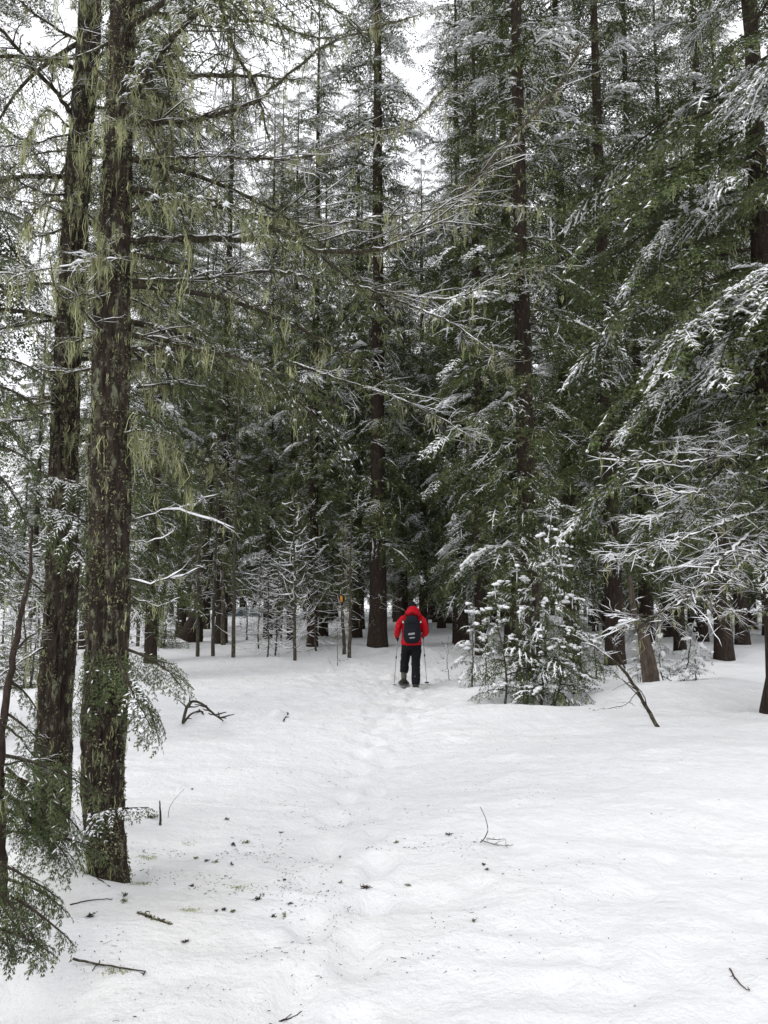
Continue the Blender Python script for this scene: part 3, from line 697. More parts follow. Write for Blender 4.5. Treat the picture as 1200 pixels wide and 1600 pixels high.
rng = np.random.default_rng(77)
T1 = thing('lichen_tree', 'front one of two twin foreground trunks, crusted in lichen, its foot in bare snow', 'tree')
TR1 = [(178, 1470, 4.95), (168, 1350, 4.95), (161, 1240, 4.95), (163, 1100, 4.95), (168, 950, 4.95), (170, 800, 4.95), (173, 600, 4.95), (178, 400, 4.95), (186, 200, 4.95), (192, 0, 4.95), (200, -300, 4.95), (208, -700, 4.95)]
bark_trunk(TR1, [28, 29, 31, 34, 34, 32, 30, 27, 22, 20, 17, 14], rng, T1, 13000, 1.0)
BR1 = [
    ([(205, 112, 4.95), (300, 118, 5.2), (400, 125, 5.6), (480, 132, 6)], .022, .006, dict(twigs=26, moss=3.0, li=2.2, tlen=.45)),
    ([(205, 195, 4.95), (300, 188, 5.1), (400, 165, 5.4), (520, 78, 5.9), (660, 30, 6.4)], .018, .005, dict(twigs=40, moss=2.5, li=2.0, tlen=.5)),
    ([(195, -160, 4.95), (300, -100, 5.1), (345, 20, 5.3), (365, 80, 5.4), (395, 140, 5.6), (412, 215, 5.8)], .02, .008, dict(twigs=30, moss=2.5, li=2.0, tlen=.45)),
    ([(205, 378, 4.95), (300, 375, 5.2), (400, 374, 5.5), (500, 395, 6), (590, 392, 6.4), (660, 358, 6.7), (720, 300, 7), (800, 208, 7.4), (870, 128, 7.8), (897, 80, 8)], .024, .013, dict(twigs=64, moss=3.4, li=1.8, tlen=.75, sn=.007, snow_on_main=2.0)),
    ([(205, 440, 4.95), (330, 432, 5.2), (420, 420, 5.5), (500, 435, 5.8), (600, 455, 6.1), (700, 468, 6.4), (770, 440, 6.6), (845, 412, 6.8)], .014, .004, dict(twigs=60, moss=3.0, li=2.2, tlen=.6, sn=.005)),
    ([(560, 450, 6.0), (640, 478, 6.2), (700, 505, 6.4), (760, 545, 6.6), (800, 580, 6.8)], .009, .003, dict(twigs=30, moss=2.0, li=2.0, tlen=.45, sn=.006)),
    ([(205, 525, 4.95), (260, 535, 5.1), (330, 558, 5.3), (400, 592, 5.5)], .020, .006, dict(twigs=26, moss=3.0, li=3.0, tlen=.4, beard_len=.14)),
    ([(205, 300, 4.95), (330, 318, 5.3), (480, 345, 5.8), (620, 330, 6.3), (740, 318, 6.8), (845, 325, 7.1)], .013, .004, dict(twigs=60, moss=3.0, li=2.2, tlen=.65, sn=.005)),
    ([(205, 250, 4.95), (330, 240, 5.2), (460, 245, 5.6), (560, 210, 6.0), (640, 190, 6.3), (700, 130, 6.7)], .012, .004, dict(twigs=50, moss=3.0, li=2.4, tlen=.6, sn=.004)),
    ([(205, 30, 4.95), (300, 20, 5.2), (420, 40, 5.6), (520, 60, 6.0), (600, 20, 6.3)], .013, .004, dict(twigs=40, moss=2.0, li=2.0, tlen=.55)),
    ([(150, 108, 4.7), (205, 165, 4.7), (240, 225, 4.75), (268, 285, 4.8), (290, 345, 4.9), (304, 400, 5)], .008, .003, dict(twigs=22, moss=1.2, li=1.2, tlen=.4)),
    ([(215, 605, 4.95), (280, 600, 5.2), (340, 580, 5.5), (440, 600, 5.9)], .010, .003, dict(twigs=24, moss=1.5, li=2.0, tlen=.4, beard_len=.12)),
    ([(440, 560, 7.2), (540, 600, 7.4), (620, 625, 7.6), (690, 660, 7.8), (740, 690, 8.0)], .012, .004, dict(twigs=46, moss=1.6, li=1.0, tlen=.6, sn=.007)),
    ([(202, 815, 4.95), (240, 803, 5.05), (270, 797, 5.1), (320, 808, 5.2), (372, 830, 5.3)], .008, .003, dict(twigs=4, moss=.2, li=.4, tlen=.2, sn=.009)),
    ([(265, 798, 5.1), (290, 788, 5.15), (312, 777, 5.2), (345, 768, 5.25)], .005, .002, dict(twigs=5, moss=.1, li=.2, tlen=.12, sn=.008)),
    ([(202, 905, 4.95), (235, 911, 5.0), (262, 902, 5.05), (290, 882, 5.1), (312, 856, 5.1)], .007, .0025, dict(twigs=3, moss=.1, li=.3, tlen=.2, sn=.009)),
    ([(255, 905, 5.05), (285, 895, 5.1), (318, 877, 5.15)], .004, .002, dict(twigs=3, moss=.1, li=.2, tlen=.12, sn=.008)),
    ([(202, 930, 4.95), (228, 942, 5.0), (258, 947, 5.05), (286, 934, 5.1)], .005, .002, dict(twigs=4, moss=.1, li=.3, tlen=.15, sn=.008)),
    ([(203, 845, 4.95), (230, 850, 5.0), (262, 838, 5.05), (272, 830, 5.1)], .004, .002, dict(twigs=3, moss=.1, li=.5, tlen=.12, sn=.006)),
    ([(203, 700, 4.95), (240, 690, 5.1), (255, 675, 5.1)], .005, .002, dict(twigs=4, moss=.3, li=1.5, tlen=.2)),
]
for pts, r0, r1, kw in BR1: hero_branch(T1, pts, r0, r1, rng, **kw)
T2 = thing('lichen_tree', 'rear one of two twin foreground trunks, crusted in lichen, half hidden by green sprays', 'tree')
TR2 = [(80, 1430, 5.7), (80, 1300, 5.7), (84, 1200, 5.7), (88, 1050, 5.7), (97, 900, 5.7), (100, 750, 5.7), (104, 600, 5.7), (112, 450, 5.7), (124, 250, 5.7), (139, 50, 5.7), (150, -250, 5.7), (165, -650, 5.7)]
bark_trunk(TR2, [27, 27, 27, 26, 25, 23, 22, 21, 20, 19, 16, 13], rng, T2, 10000, 5.0)
BR2 = [
    ([(112, 178, 5.65), (95, 152, 5.5), (50, 100, 5.3), (0, 42, 5.0), (-40, 10, 4.9)], .020, .010, dict(twigs=20, moss=1.0, li=1.0, tlen=.4)),
    ([(100, 275, 5.65), (50, 272, 5.5), (0, 278, 5.4), (-60, 270, 5.3)], .014, .006, dict(twigs=22, moss=3.0, li=1.5, tlen=.4)),
    ([(206, 403, 4.75), (150, 407, 4.7), (100, 415, 4.65), (30, 428, 4.6), (-20, 430, 4.5)], .008, .003, dict(twigs=16, moss=.8, li=2.5, tlen=.3, sn=.009, beard_len=.13)),
    ([(95, 638, 5.6), (60, 655, 5.45), (0, 662, 5.3), (-40, 665, 5.2)], .012, .006, dict(twigs=12, moss=1.0, li=1.0, tlen=.3, sn=.010)),
    ([(100, 500, 5.65), (40, 506, 5.5), (0, 515, 5.4), (-50, 520, 5.3)], .010, .004, dict(twigs=18, moss=1.5, li=2.0, tlen=.35)),
    ([(120, 62, 5.65), (60, 28, 5.5), (10, -10, 5.4)], .012, .005, dict(twigs=16, moss=1.5, li=1.5, tlen=.4)),
    ([(105, 335, 5.65), (60, 318, 5.5), (0, 306, 5.4), (-60, 290, 5.3)], .008, .003, dict(twigs=20, moss=1.2, li=1.5, tlen=.4)),
    ([(110, 210, 5.65), (60, 225, 5.5), (0, 232, 5.3)], .008, .003, dict(twigs=20, moss=1.2, li=1.5, tlen=.4)),
    ([(75, 930, 5.65), (40, 902, 5.5), (0, 858, 5.3)], .006, .003, dict(twigs=8, moss=.3, li=.3, tlen=.25, sn=.006)),
    ([(75, 935, 5.65), (40, 930, 5.4), (0, 932, 5.2)], .007, .003, dict(twigs=10, moss=.3, li=.3, tlen=.3, sn=.004)),
    ([(75, 1010, 5.65), (35, 1030, 5.4), (0, 1050, 5.2), (-30, 1060, 5.1)], .008, .004, dict(twigs=12, moss=.3, li=.3, tlen=.3, sn=.004)),
    ([(115, 130, 5.65), (200, 150, 5.4), (280, 175, 5.5), (350, 210, 5.6)], .009, .003, dict(twigs=24, moss=1.5, li=1.5, tlen=.45)),
]
for pts, r0, r1, kw in BR2: hero_branch(T2, pts, r0, r1, rng, **kw)

# short dead spurs bristling round the upper trunks, bearded with lichen
def spurs(parent, TR, n, z0, z1, rg):
    pts = np.array([at(*q) for q in TR]); o_ = np.argsort(pts[:, 2]); pts = pts[o_]
    for z in rg.uniform(z0, z1, n):
        c = np.array([np.interp(z, pts[:, 2], pts[:, k]) for k in range(2)] + [z]); az = rg.uniform(0, 6.28); L = rg.uniform(.25, .95)
        d = np.array([math.cos(az), math.sin(az), 0]); e = np.array([0, 0, 1.0])
        hero_branch(parent, np.array([c, c + d * L * .4 + e * rg.normal(0, .05), c + d * L * .8 + e * rg.normal(-.05, .12), c + d * L + e * rg.normal(-.1, .2)]), rg.uniform(.006, .012), .003, rg, twigs=9, tlen=.28, sn=.003, li=3.0, moss=2.5, sub=3, beard_len=.11)
spurs(T1, TR1, 22, 2.6, 6.4, np.random.default_rng(71)); spurs(T2, TR2, 18, 2.6, 6.8, np.random.default_rng(72))

# small green sprays near the twin trunks -------------------------------------------------
def spray_set(parent, specs, leafm, seed):
    rg = np.random.default_rng(seed)
    for (p0, p1, droop, snow, width, roll) in specs:
        a, b = at(*p0), at(*p1); v = b - a; L = float(np.linalg.norm(v))
        az = math.atan2(v[1], v[0]); el = math.asin(v[2] / L)
        G = make_bough(rg, L, droop=droop, rise=droop * .8, width=width, step=.024, tstep=.020, tw=.040, nw=.009, c=3, snow=snow, snow_t=.007, lichen=.3, lat_droop=.6, strands=8, sag=.3, hang=.4, caps=False, lw=.002)
        M = rotm(az, el, roll, 1.0)
        gs = {}
        for k in G: gs[k] = Geo(); put(gs[k], G[k], M, a)
        br = gs['wood'].obj('branch', TWIG, parent)
        for k, n_, mt in (('needles', 'needles', leafm), ('snow', 'snow', SNOW), ('lichen', 'lichen', LICHEN)):
            o = gs[k].obj(n_, mt, br, k == 'snow')
            if o: o['kind'] = 'stuff'
spray_set(T1, [((200, 1015, 4.9), (292, 1080, 4.6), .35, .10, .45, .3), ((198, 1060, 4.9), (262, 1165, 4.6), .3, .05, .4, -.2), ((175, 1010, 4.7), (235, 1140, 4.45), .3, .08, .4, .4),
               ((150, 1000, 4.65), (130, 1150, 4.5), .25, .08, .4, .0), ((130, 1275, 4.75), (235, 1258, 4.55), .12, .75, .35, .1), ((160, 1270, 4.75), (120, 1330, 4.5), .2, .55, .4, .2),
               ((205, 640, 4.9), (290, 690, 4.9), .3, .15, .4, 0.), ((215, 560, 5.0), (330, 640, 5.2), .3, .15, .4, 0.2), ((240, 540, 5.1), (390, 600, 5.5), .3, .2, .4, 0.2)], YOUNG, 4)
spray_set(T2, [((70, 745, 5.3), (190, 800, 4.9), .3, .5, .4, .1), ((60, 790, 5.2), (200, 860, 4.85), .3, .55, .4, -.1), ((80, 830, 5.2), (150, 890, 4.9), .3, .45, .4, .2),
               ((-30, 690, 4.9), (90, 745, 4.8), .3, .45, .4, .1), ((-30, 720, 4.9), (60, 820, 4.8), .3, .4, .4, .1),
               ((-20, 560, 5.2), (85, 590, 5.0), .3, .2, .4, .1), ((-20, 600, 5.2), (80, 650, 5.0), .3, .15, .4, .1), ((-30, 390, 5.2), (70, 440, 5.0), .3, .3, .4, .1), ((-30, 330, 5.2), (60, 350, 5.0), .3, .3, .4, .1)], YOUNG, 9)

# living boughs higher up on the twin trunks
def crown_boughs(parent, TR, specs, seed):
    rg = np.random.default_rng(seed)
    pts = np.array([at(*q) for q in TR])[::-1]; zz = pts[:, 2]; o_ = np.argsort(zz)
    for z, az, L, sn in specs:
        c = np.array([np.interp(z, zz[o_], pts[o_, 0]), np.interp(z, zz[o_], pts[o_, 1]), z])
        G = make_bough(rg, L, droop=.45, rise=.15, width=.36, step=.062, tstep=.045, tw=.060, nw=.0085, c=4, snow=sn, snow_t=.008, lichen=2.6, lat_droop=.6, strands=10, sag=.3, lw=.0022, caps=False)
        M = rotm(az, rg.normal(-.05, .12), rg.normal(0, .2), 1.0); gs = {}
        for k in G: gs[k] = Geo(); put(gs[k], G[k], M, c)
        br = gs['wood'].obj('bough', TWIG, parent)
        for k, n_, mt in (('needles', 'needles', FIR2), ('snow', 'snow', SNOW), ('lichen', 'hanging_lichen', LICHEN)):
            o = gs[k].obj(n_, mt, br, k == 'snow')
            if o: o['kind'] = 'stuff'
_q = np.random.default_rng(90)
crown_boughs(T1, TR1, [(z, _q.choice([_q.uniform(-.9, 1.5), _q.uniform(-.6, .9)]), _q.uniform(1.0, 2.3), _q.choice([.1, .3, .5])) for z in np.linspace(3.3, 6.6, 16)], 91)
crown_boughs(T2, TR2, [(z, _q.choice([_q.uniform(2.0, 4.2), _q.uniform(-.3, 1.5)]), _q.uniform(.9, 2.0), _q.choice([.15, .3, .5])) for z in np.linspace(2.9, 6.9, 15)], 92)

# slim sapling with drooping sprays at the clearing's edge
SAP = thing('young_hemlock', 'slim red-brown young hemlock with drooping green sprays touching the snow', 'young conifer')
g = Geo(); P = smooth_path([at(6, 1415, 4.35), at(4, 1300, 4.35), at(2, 1150, 4.35), at(20, 1020, 4.5), at(45, 900, 4.7), at(50, 820, 4.8)], 40, .004, rng)
tubes(g, P, np.linspace(.028, .008, 40) * (1 + .1 * rng.normal(0, 1, 40)), k=10); g.obj('trunk', BARK, SAP, True)
spray_set(SAP, [((4, 1180, 4.35), (150, 1235, 4.15), .3, .15, .45, .2), ((4, 1210, 4.35), (140, 1290, 4.2), .35, .15, .5, -.1), ((5, 1300, 4.3), (165, 1330, 4.3), .25, .12, .5, .1), ((5, 1250, 4.35), (90, 1270, 4.6), .3, .1, .5, .3),
                ((0, 1370, 4.0), (105, 1420, 3.9), .25, .08, .45, .1), ((-40, 1360, 3.75), (75, 1490, 3.66), .2, .05, .5, .2), ((20, 1400, 3.8), (115, 1475, 3.7), .2, .08, .45, -.1), ((-30, 1340, 3.9), (95, 1400, 3.85), .3, .08, .5, .2), ((-30, 1440, 3.68), (85, 1492, 3.64), .15, .05, .5, .3), ((0, 1260, 4.3), (120, 1350, 4.2), .3, .1, .5, .2), ((10, 1200, 4.3), (100, 1330, 4.25), .3, .1, .5, -.3), ((0, 1230, 4.3), (60, 1300, 4.2), .3, .1, .5, -.3), ((-40, 1420, 3.7), (30, 1495, 3.6), .2, .06, .5, 0.), ((-20, 1380, 3.85), (50, 1480, 3.75), .2, .05, .5, 0.4),
                ((4, 1110, 4.4), (80, 1180, 4.4), .3, .15, .4, .2), ((10, 1060, 4.45), (70, 1120, 4.6), .3, .15, .4, .2), ((0, 1150, 4.35), (-60, 1200, 4.3), .3, .15, .4, .2)], YOUNG, 14)
for pts in ([(4, 1195, 4.35), (35, 1190, 4.3), (60, 1215, 4.25), (75, 1235, 4.2)], [(4, 1270, 4.35), (40, 1300, 4.3), (60, 1320, 4.3)], [(3, 1130, 4.35), (30, 1150, 4.4), (60, 1190, 4.4)], [(20, 1020, 4.5), (50, 990, 4.6), (75, 985, 4.6)], [(5, 1240, 4.3), (30, 1270, 4.3), (45, 1310, 4.25)]):
    hero_branch(SAP, pts, .008, .003, rng, twigs=7, tlen=.2, sn=.002, li=.1, moss=.2)

# ------------------------------------------------------------------ bare snowy limbs on the big hemlock (children of RT)
rng = np.random.default_rng(31)
RT_loc = np.array(RT.location)
def rt_branch(pts, r0, r1, **kw):
    P = np.array([at(*q) for q in pts]) - RT_loc
    c, s = math.cos(-RT.rotation_euler.z), math.sin(-RT.rotation_euler.z)
    P = P @ np.array([[c, -s, 0], [s, c, 0], [0, 0, 1]]).T
    hero_branch(RT, P, r0, r1, rng, **kw)
for pts, r0, r1, n, tl in [
    ([(1205, 676, 12), (1175, 690, 11.5), (1120, 712, 11), (1070, 720, 10.7), (1010, 722, 10.4), (962, 716, 10.2)], .020, .006, 46, .8),
    ([(1205, 700, 12), (1160, 735, 11.4), (1120, 752, 11), (1080, 762, 10.7), (1000, 756, 10.4)], .020, .005, 44, .8),
    ([(1205, 735, 12.2), (1150, 765, 11.8), (1100, 790, 11.4), (1040, 810, 11), (985, 815, 10.7)], .018, .005, 44, .8),
    ([(1205, 785, 12), (1170, 808, 11.2), (1130, 820, 10.6), (1080, 842, 10.2), (1030, 855, 9.9), (945, 880, 9.6)], .022, .005, 56, .9),
    ([(1205, 808, 12), (1165, 835, 11.0), (1130, 860, 10.2), (1100, 893, 9.6), (1080, 920, 9.3), (1050, 945, 9.0), (1015, 964, 8.8), (970, 968, 8.6)], .028, .005, 60, .85),
    ([(1205, 952, 12), (1165, 954, 11.3), (1125, 950, 10.8), (1090, 936, 10.5)], .014, .004, 22, .5),
    ([(1205, 830, 12), (1180, 860, 11.2), (1160, 890, 10.6), (1140, 915, 10.2)], .014, .004, 26, .55),
    ([(1205, 640, 12.2), (1150, 665, 11.8), (1100, 680, 11.5), (1050, 690, 11.2)], .016, .005, 36, .7)]:
    rt_branch(pts, r0, r1, twigs=n, tlen=tl, sn=.014, li=1.2, moss=.8, sub=6, droop=.12, up=-.05, beard_len=.10, jit=.014, crook=2.2)

# ------------------------------------------------------------------ young conifers and saplings
rng = np.random.default_rng(41)
def young_conifer(name, label, base, H, stems, rng, spread, snow=.75, nb=46, z0=.25, snow_t=.02, leaf=YOUNG, blob=1.0):
    o = thing(name, label, 'young conifer', base)
    pr = [make_bough(rng, L, droop=.5, rise=.22, width=.36, step=.065, tstep=.048, tw=.075, nw=.018, c=2, snow=snow, snow_t=snow_t, lichen=.3, lat_droop=.6, sag=.3, lat=False) for L in (1.0, .8, .9)]
    pl = [1.0, .8, .9]
    W, N, S, Li = Geo(), Geo(), Geo(), Geo()
    for (dx, dy, lx, ly, h, r) in stems:
        Tk = Geo(); m = 24; t = np.linspace(0, 1, m)
        P = np.stack([dx + lx * t, dy + ly * t, -.25 + (h + .25) * t], 1); P[:, :2] += np.cumsum(rng.normal(0, .012, (m, 2)), 0)
        tubes(Tk, P, r * (1 - .85 * t), k=9); st = Tk.obj('stem', BARK_G, o, True)
        SS = Geo(); snow_caps(SS, P[3:], r * .5, .010, rng, k=5, slope_cut=1.2); q = SS.obj('snow', SNOW, st, True); q['kind'] = 'stuff'
        n = int(nb * h / H); az = rng.uniform(0, 6)
        for k in range(n):
            f = z0 + (1 - z0) * (k + .5) / n; az += 2.4 + rng.normal(0, .3)
            L = spread * (1.05 - f) ** .8 * rng.uniform(.35, 1.35) + .08; j = rng.integers(0, 3)
            c, _ = lerp_path(P, np.array([f])); M = rotm(az, .25 * f - .25 * (1 - f) + rng.normal(0, .22), rng.normal(0, .4), L / pl[j])
            for dst, key in ((W, 'wood'), (N, 'needles'), (S, 'snow'), (Li, 'lichen')): put(dst, pr[j][key], M, c[0])
            if rng.random() < .45 * blob:   # lumps of snow held on the bough
                for f2 in np.linspace(rng.uniform(.3, .6), .95, 4):
                    e = c[0] + M @ (np.array([f2 * pl[j], rng.normal(0, .05), pl[j] * (.22 * f2 - .5 * f2 ** 2.1) + .015]))
                    lump(S, e, rng.uniform(.018, .045), rng, .75, 6, 3)
    for g_, n_, mt, sm in ((W, 'limbs', TWIG, False), (N, 'crown', leaf, False), (S, 'snow', SNOW, True), (Li, 'lichen', LICHEN, False)):
        q = g_.obj(n_, mt, o, sm)
        if q: q['kind'] = 'stuff'
    return o
b = on_ground(825, 13.4)
young_conifer('young_conifer', 'young conifer thick with snow clumps standing in a hollow in the snow', b, 3.6,
              [(-.18, -.05, .55, .1, 3.5, .038), (-.38, .0, -.1, .15, 2.2, .025), (.1, -.1, .35, .3, 2.9, .03), (.28, .0, .6, .2, 2.1, .025), (-.05, .2, .0, .3, 2.6, .026), (.2, -.25, .3, -.1, 1.2, .02)], rng, .95, nb=50, snow=.24, snow_t=.018, blob=.65)
YS = young_conifer('young_conifer', 'slender snowy young conifer between the hiker and the hollow in the snow', on_ground(735, 16.2), 1.9, [(0, 0, .1, 0, 1.7, .02), (.25, .1, .05, .1, 1.5, .018)], rng, .6, nb=30, snow=.5)
YD = young_conifer('young_conifer', 'low dark green young conifer crouching behind the snow-clumped one', on_ground(905, 16.0), 1.5, [(0, 0, .05, 0, 1.5, .03), (-.3, .1, -.05, .1, 1.2, .03), (.3, .1, .15, .1, 1.1, .02)], rng, .75, snow=.25, nb=40, z0=.02, blob=.2, leaf=FIR)
young_conifer('drooping_shrub', 'drooping evergreen shrub bowed under snow beside the broken stump', on_ground(1062, 14.8), 1.25, [(0, 0, .2, -.1, 1.15, .018), (.25, .1, .2, 0, .9, .015), (-.25, .1, -.1, 0, 1.0, .015)], rng, .5, snow=.6, nb=20)
for src, px, D, sc, rz, lab in ((YS, 1000, 15.2, .6, 1.0, 'little snow-capped evergreen tucked close behind the broken double stump'), (YD, 255, 27.0, 1.1, 2.0, 'squat dark young conifer against the leaning flared trunk'),
                                (YS, 50, 19.0, 1.2, 3.0, 'snowy young conifer in the thin wood past the twin trunks'), (YD, 20, 15.5, 1.0, 4.0, 'small dark young conifer, lowest in the thin wood past the twin trunks')):
    c = copy_tree(src); c.location = on_ground(px, D); c.rotation_euler.z = rz; c.scale = (sc,) * 3; c['label'] = lab

def bare_sapling(name, label, base, H, rng, nbr, Lb, r, curl=.5, sn=.012, lean=(0, 0), bark=None, group=None, li=.2, trunk_snow=True, zlo=.12):
    o = thing(name, label, 'sapling', base, group)
    T_ = Geo(); m = 30; t = np.linspace(0, 1, m); P = np.stack([lean[0] * t * H, lean[1] * t * H, -.2 + (H + .2) * t], 1); P[:, :2] += np.cumsum(rng.normal(0, .010, (m, 2)), 0)
    tubes(T_, P, r * (1 - .88 * t), k=8); T_.obj('trunk', bark or BARK_G, o, True)
    f = np.linspace(zlo, .98, nbr); az = np.cumsum(2.4 + rng.normal(0, .4, nbr)); L = Lb * (1.08 - f) ** .6 * rng.uniform(.5, 1.15, nbr)
    q, _ = lerp_path(P, f); s = np.linspace(0, 1, 9)
    d = np.stack([np.cos(az), np.sin(az), rng.normal(-.2, .3, nbr)], 1)
    Q = q[:, None] + d[:, None] * (L[:, None] * s)[..., None]; Q[..., 2] += curl * L[:, None] * s[None] ** 2 * rng.uniform(.5, 1.5, nbr)[:, None]
    Q[:, 1:] += np.cumsum(rng.normal(0, .028, (nbr, 8, 3)), 1) * L[:, None, None]
    W, S, Li = Geo(), Geo(), Geo()
    tubes(W, Q, np.linspace(1, .3, 9) * r * .22, k=4); snow_caps(S, Q, r * .15, sn, rng, k=5, slope_cut=1.0)
    n2 = nbr * 4; ti = rng.integers(0, nbr, n2); a = Q[ti, rng.integers(2, 9, n2)]; d2 = unit(d[ti] + rng.normal(0, .6, (n2, 3)) + [0, 0, .3]); l2 = L[ti] * rng.uniform(.12, .4, n2)
    s4 = np.linspace(0, 1, 4); Q2 = a[:, None] + d2[:, None] * (l2[:, None] * s4)[..., None]; Q2[..., 2] += .3 * l2[:, None] * s4 ** 2
    tubes(W, Q2, np.linspace(.005, .002, 4), k=3); snow_caps(S, Q2[:, 1:], .002, sn * .7, rng, k=3, slope_cut=1.1)
    k = rng.poisson(li * nbr); 
    if k: beard(Li, Q[rng.integers(0, nbr, k), rng.integers(1, 8, k)], rng, rng.gamma(2, .07, k), n=4, wdt=.006)
    for g_, n_, mt, sm in ((W, 'twigs', TWIG, False), (S, 'snow', SNOW, True), (Li, 'lichen', LICHEN, False)):
        x = g_.obj(n_, mt, o, sm)
        if x: x['kind'] = 'stuff'
    return o
rng = np.random.default_rng(52)
bare_sapling('bare_sapling', 'bare leafless sapling with upcurved branches outlined in snow, near the trail', on_ground(462, 22.5), 4.7, rng, 50, 1.25, .055, curl=.8, sn=.017, lean=(-.03, 0))
TH = [bare_sapling('bare_sapling', 'bare sapling tangled with snowy twigs in the thicket before the parked car', on_ground(px, D), H, rng, 56, 1.3, .035, curl=.25, sn=.012, group='bare snowy saplings in the thicket', zlo=.05) for px, D, H in ((432, 26, 3.4), (405, 28, 3.6))]
for px, D, k, sc in ((440, 30, 0, 1.1), (385, 31, 1, .95), (492, 27, 0, 1.15), (418, 24.5, 1, .8)):
    c = copy_tree(TH[k]); c.location = on_ground(px, D); c.rotation_euler.z = px; c.scale = (sc,) * 3
for px, D, k, sc in ((60, 21, 0, 1.05), (25, 18, 1, .9), (95, 24, 0, 1.05), (5, 24, 1, 1.1), (75, 28, 0, 1.3), (40, 16, 1, .75)):
    c = copy_tree(TH[k]); c.location = on_ground(px, D); c.rotation_euler.z = px; c.scale = (sc,) * 3
    c['label'] = 'bare snowy sapling in the brush past the twin trunks'; c['group'] = 'bare snowy saplings past the twin trunks'
for px, D, H, lab in ((365, 23.5, 9.0, 'straight slim sapling pole, tallest of four, with dead twigs and lichen'), (333, 25.0, 7.0, 'slim dead-twigged sapling pole at the middle of a row of four'), (310, 24.5, 6.0, 'slim sapling pole standing before the leaning flared trunk'), (350, 29, 8.5, 'dark slim conifer pole with a bare foot behind the row of saplings'),
                      (538, 26.0, 4.5, 'thin pole sapling carrying the orange trail marker'), (546, 25.0, 5.0, 'thin straight sapling post between the thick trunk and bare sapling'), (215, 27, 9.0, 'slim dark pole tree close behind the front lichen trunk')):
    bare_sapling('pole_sapling', lab, on_ground(px, D), H, rng, 44, .75, .065 if D < 28 else .1, curl=.05, sn=.001, li=1.6, zlo=.2, bark=BARK_G)
bare_sapling('twig_sapling', 'tiny forked twig of a sapling poking out of the snow', on_ground(528, 21.5), 1.3, rng, 7, .5, .012, curl=.6, sn=.002, li=0)
bare_sapling('twig_sapling', 'low bare twigs beside the hollow in the snow', on_ground(700, 18), 1.0, rng, 12, .5, .012, curl=.4, sn=.006, li=0)

# leaning flared trunk and upturned root
g = Geo(); LT = thing('leaning_trunk', 'leaning conifer trunk with a wide flared foot in the far snow', 'tree')
P = smooth_path([at(296, 1000, 32), at(305, 975, 32), at(318, 940, 32), at(324, 890, 32), at(326, 780, 32), at(328, 600, 32)], 30, .01, rng)
tubes(g, P, np.interp(np.linspace(0, 1, 30), [0, .12, .3, 1], [.55, .42, .30, .14]), k=12); g.obj('trunk', BARK, LT, True)
S = Geo(); snow_caps(S, P[1:9] + [-.18, 0, 0], .06, .10, rng, k=6, slope_cut=1.3); o = S.obj('snow', SNOW, LT, True); o['kind'] = 'stuff'
W, S, Li = Geo(), Geo(), Geo(); bare_twigs(W, S, Li, P, 40, rng, 1.5, 7, L=1.4, r=.01); W.obj('limbs', TWIG, LT)['kind'] = 'stuff'; o = S.obj('snow', SNOW, LT, True); o['kind'] = 'stuff'; o = Li.obj('lichen', LICHEN, LT); o['kind'] = 'stuff'

# broken double stump
ST = thing('broken_stump', 'broken brown double stump leaning in its own snow mound', 'stump')
for pts, r0, r1 in (([(1032, 1100, 14.0), (1025, 1080, 14.0), (1015, 1030, 14.0), (1003, 985, 14.0), (1000, 972, 14.0)], .125, .075), ([(1018, 1100, 13.95), (1012, 1075, 13.95), (1006, 1030, 13.95), (1000, 985, 13.95)], .075, .05),
                    ([(1000, 985, 14.0), (992, 965, 14.0), (987, 930, 14.0), (984, 898, 14.0)], .05, .035)):
    g = Geo(); P = smooth_path([at(*q) for q in pts], 60); k = 26; a = np.arange(k) / k * 2 * math.pi
    rr = np.linspace(r0, r1, 60)[:, None] * (1 + .16 * noise(np.cos(a)[None] * 3 + r0 * 90, np.sin(a)[None] * 3, P[:, 2:3] * 1.2) + .08 * fbm(np.cos(a)[None] * 9, np.sin(a)[None] * 9, P[:, 2:3] * 6, 2))
    rr[-4:] *= np.linspace(.95, .2, 4)[:, None]; top = np.zeros((60, k)); top[-5:] = .07 * noise(a[None] * 2, P[-5:, 2:3] * 0, 3.0) * np.linspace(0, 1, 5)[:, None]
    V = P[:, None] + np.stack([rr * np.cos(a), rr * np.sin(a), top], -1)
    i = np.arange(59)[:, None] * k; l = np.arange(k)[None]; l2 = (l + 1) % k
    g.add(V, q=np.stack(np.broadcast_arrays(i + l, i + l2, i + k + l2, i + k + l), -1)); g.obj('stem', STUMP, ST)
hero_branch(ST, [(1000, 990, 14), (985, 965, 13.8), (990, 940, 13.7), (1010, 930, 13.6)], .014, .006, rng, twigs=6, tlen=.3, sn=.012, li=.3, moss=.1)
hero_branch(ST, [(1022, 1000, 14), (1030, 960, 13.9), (1030, 925, 13.8)], .016, .008, rng, twigs=6, tlen=.3, sn=.012, li=.3, moss=.1)

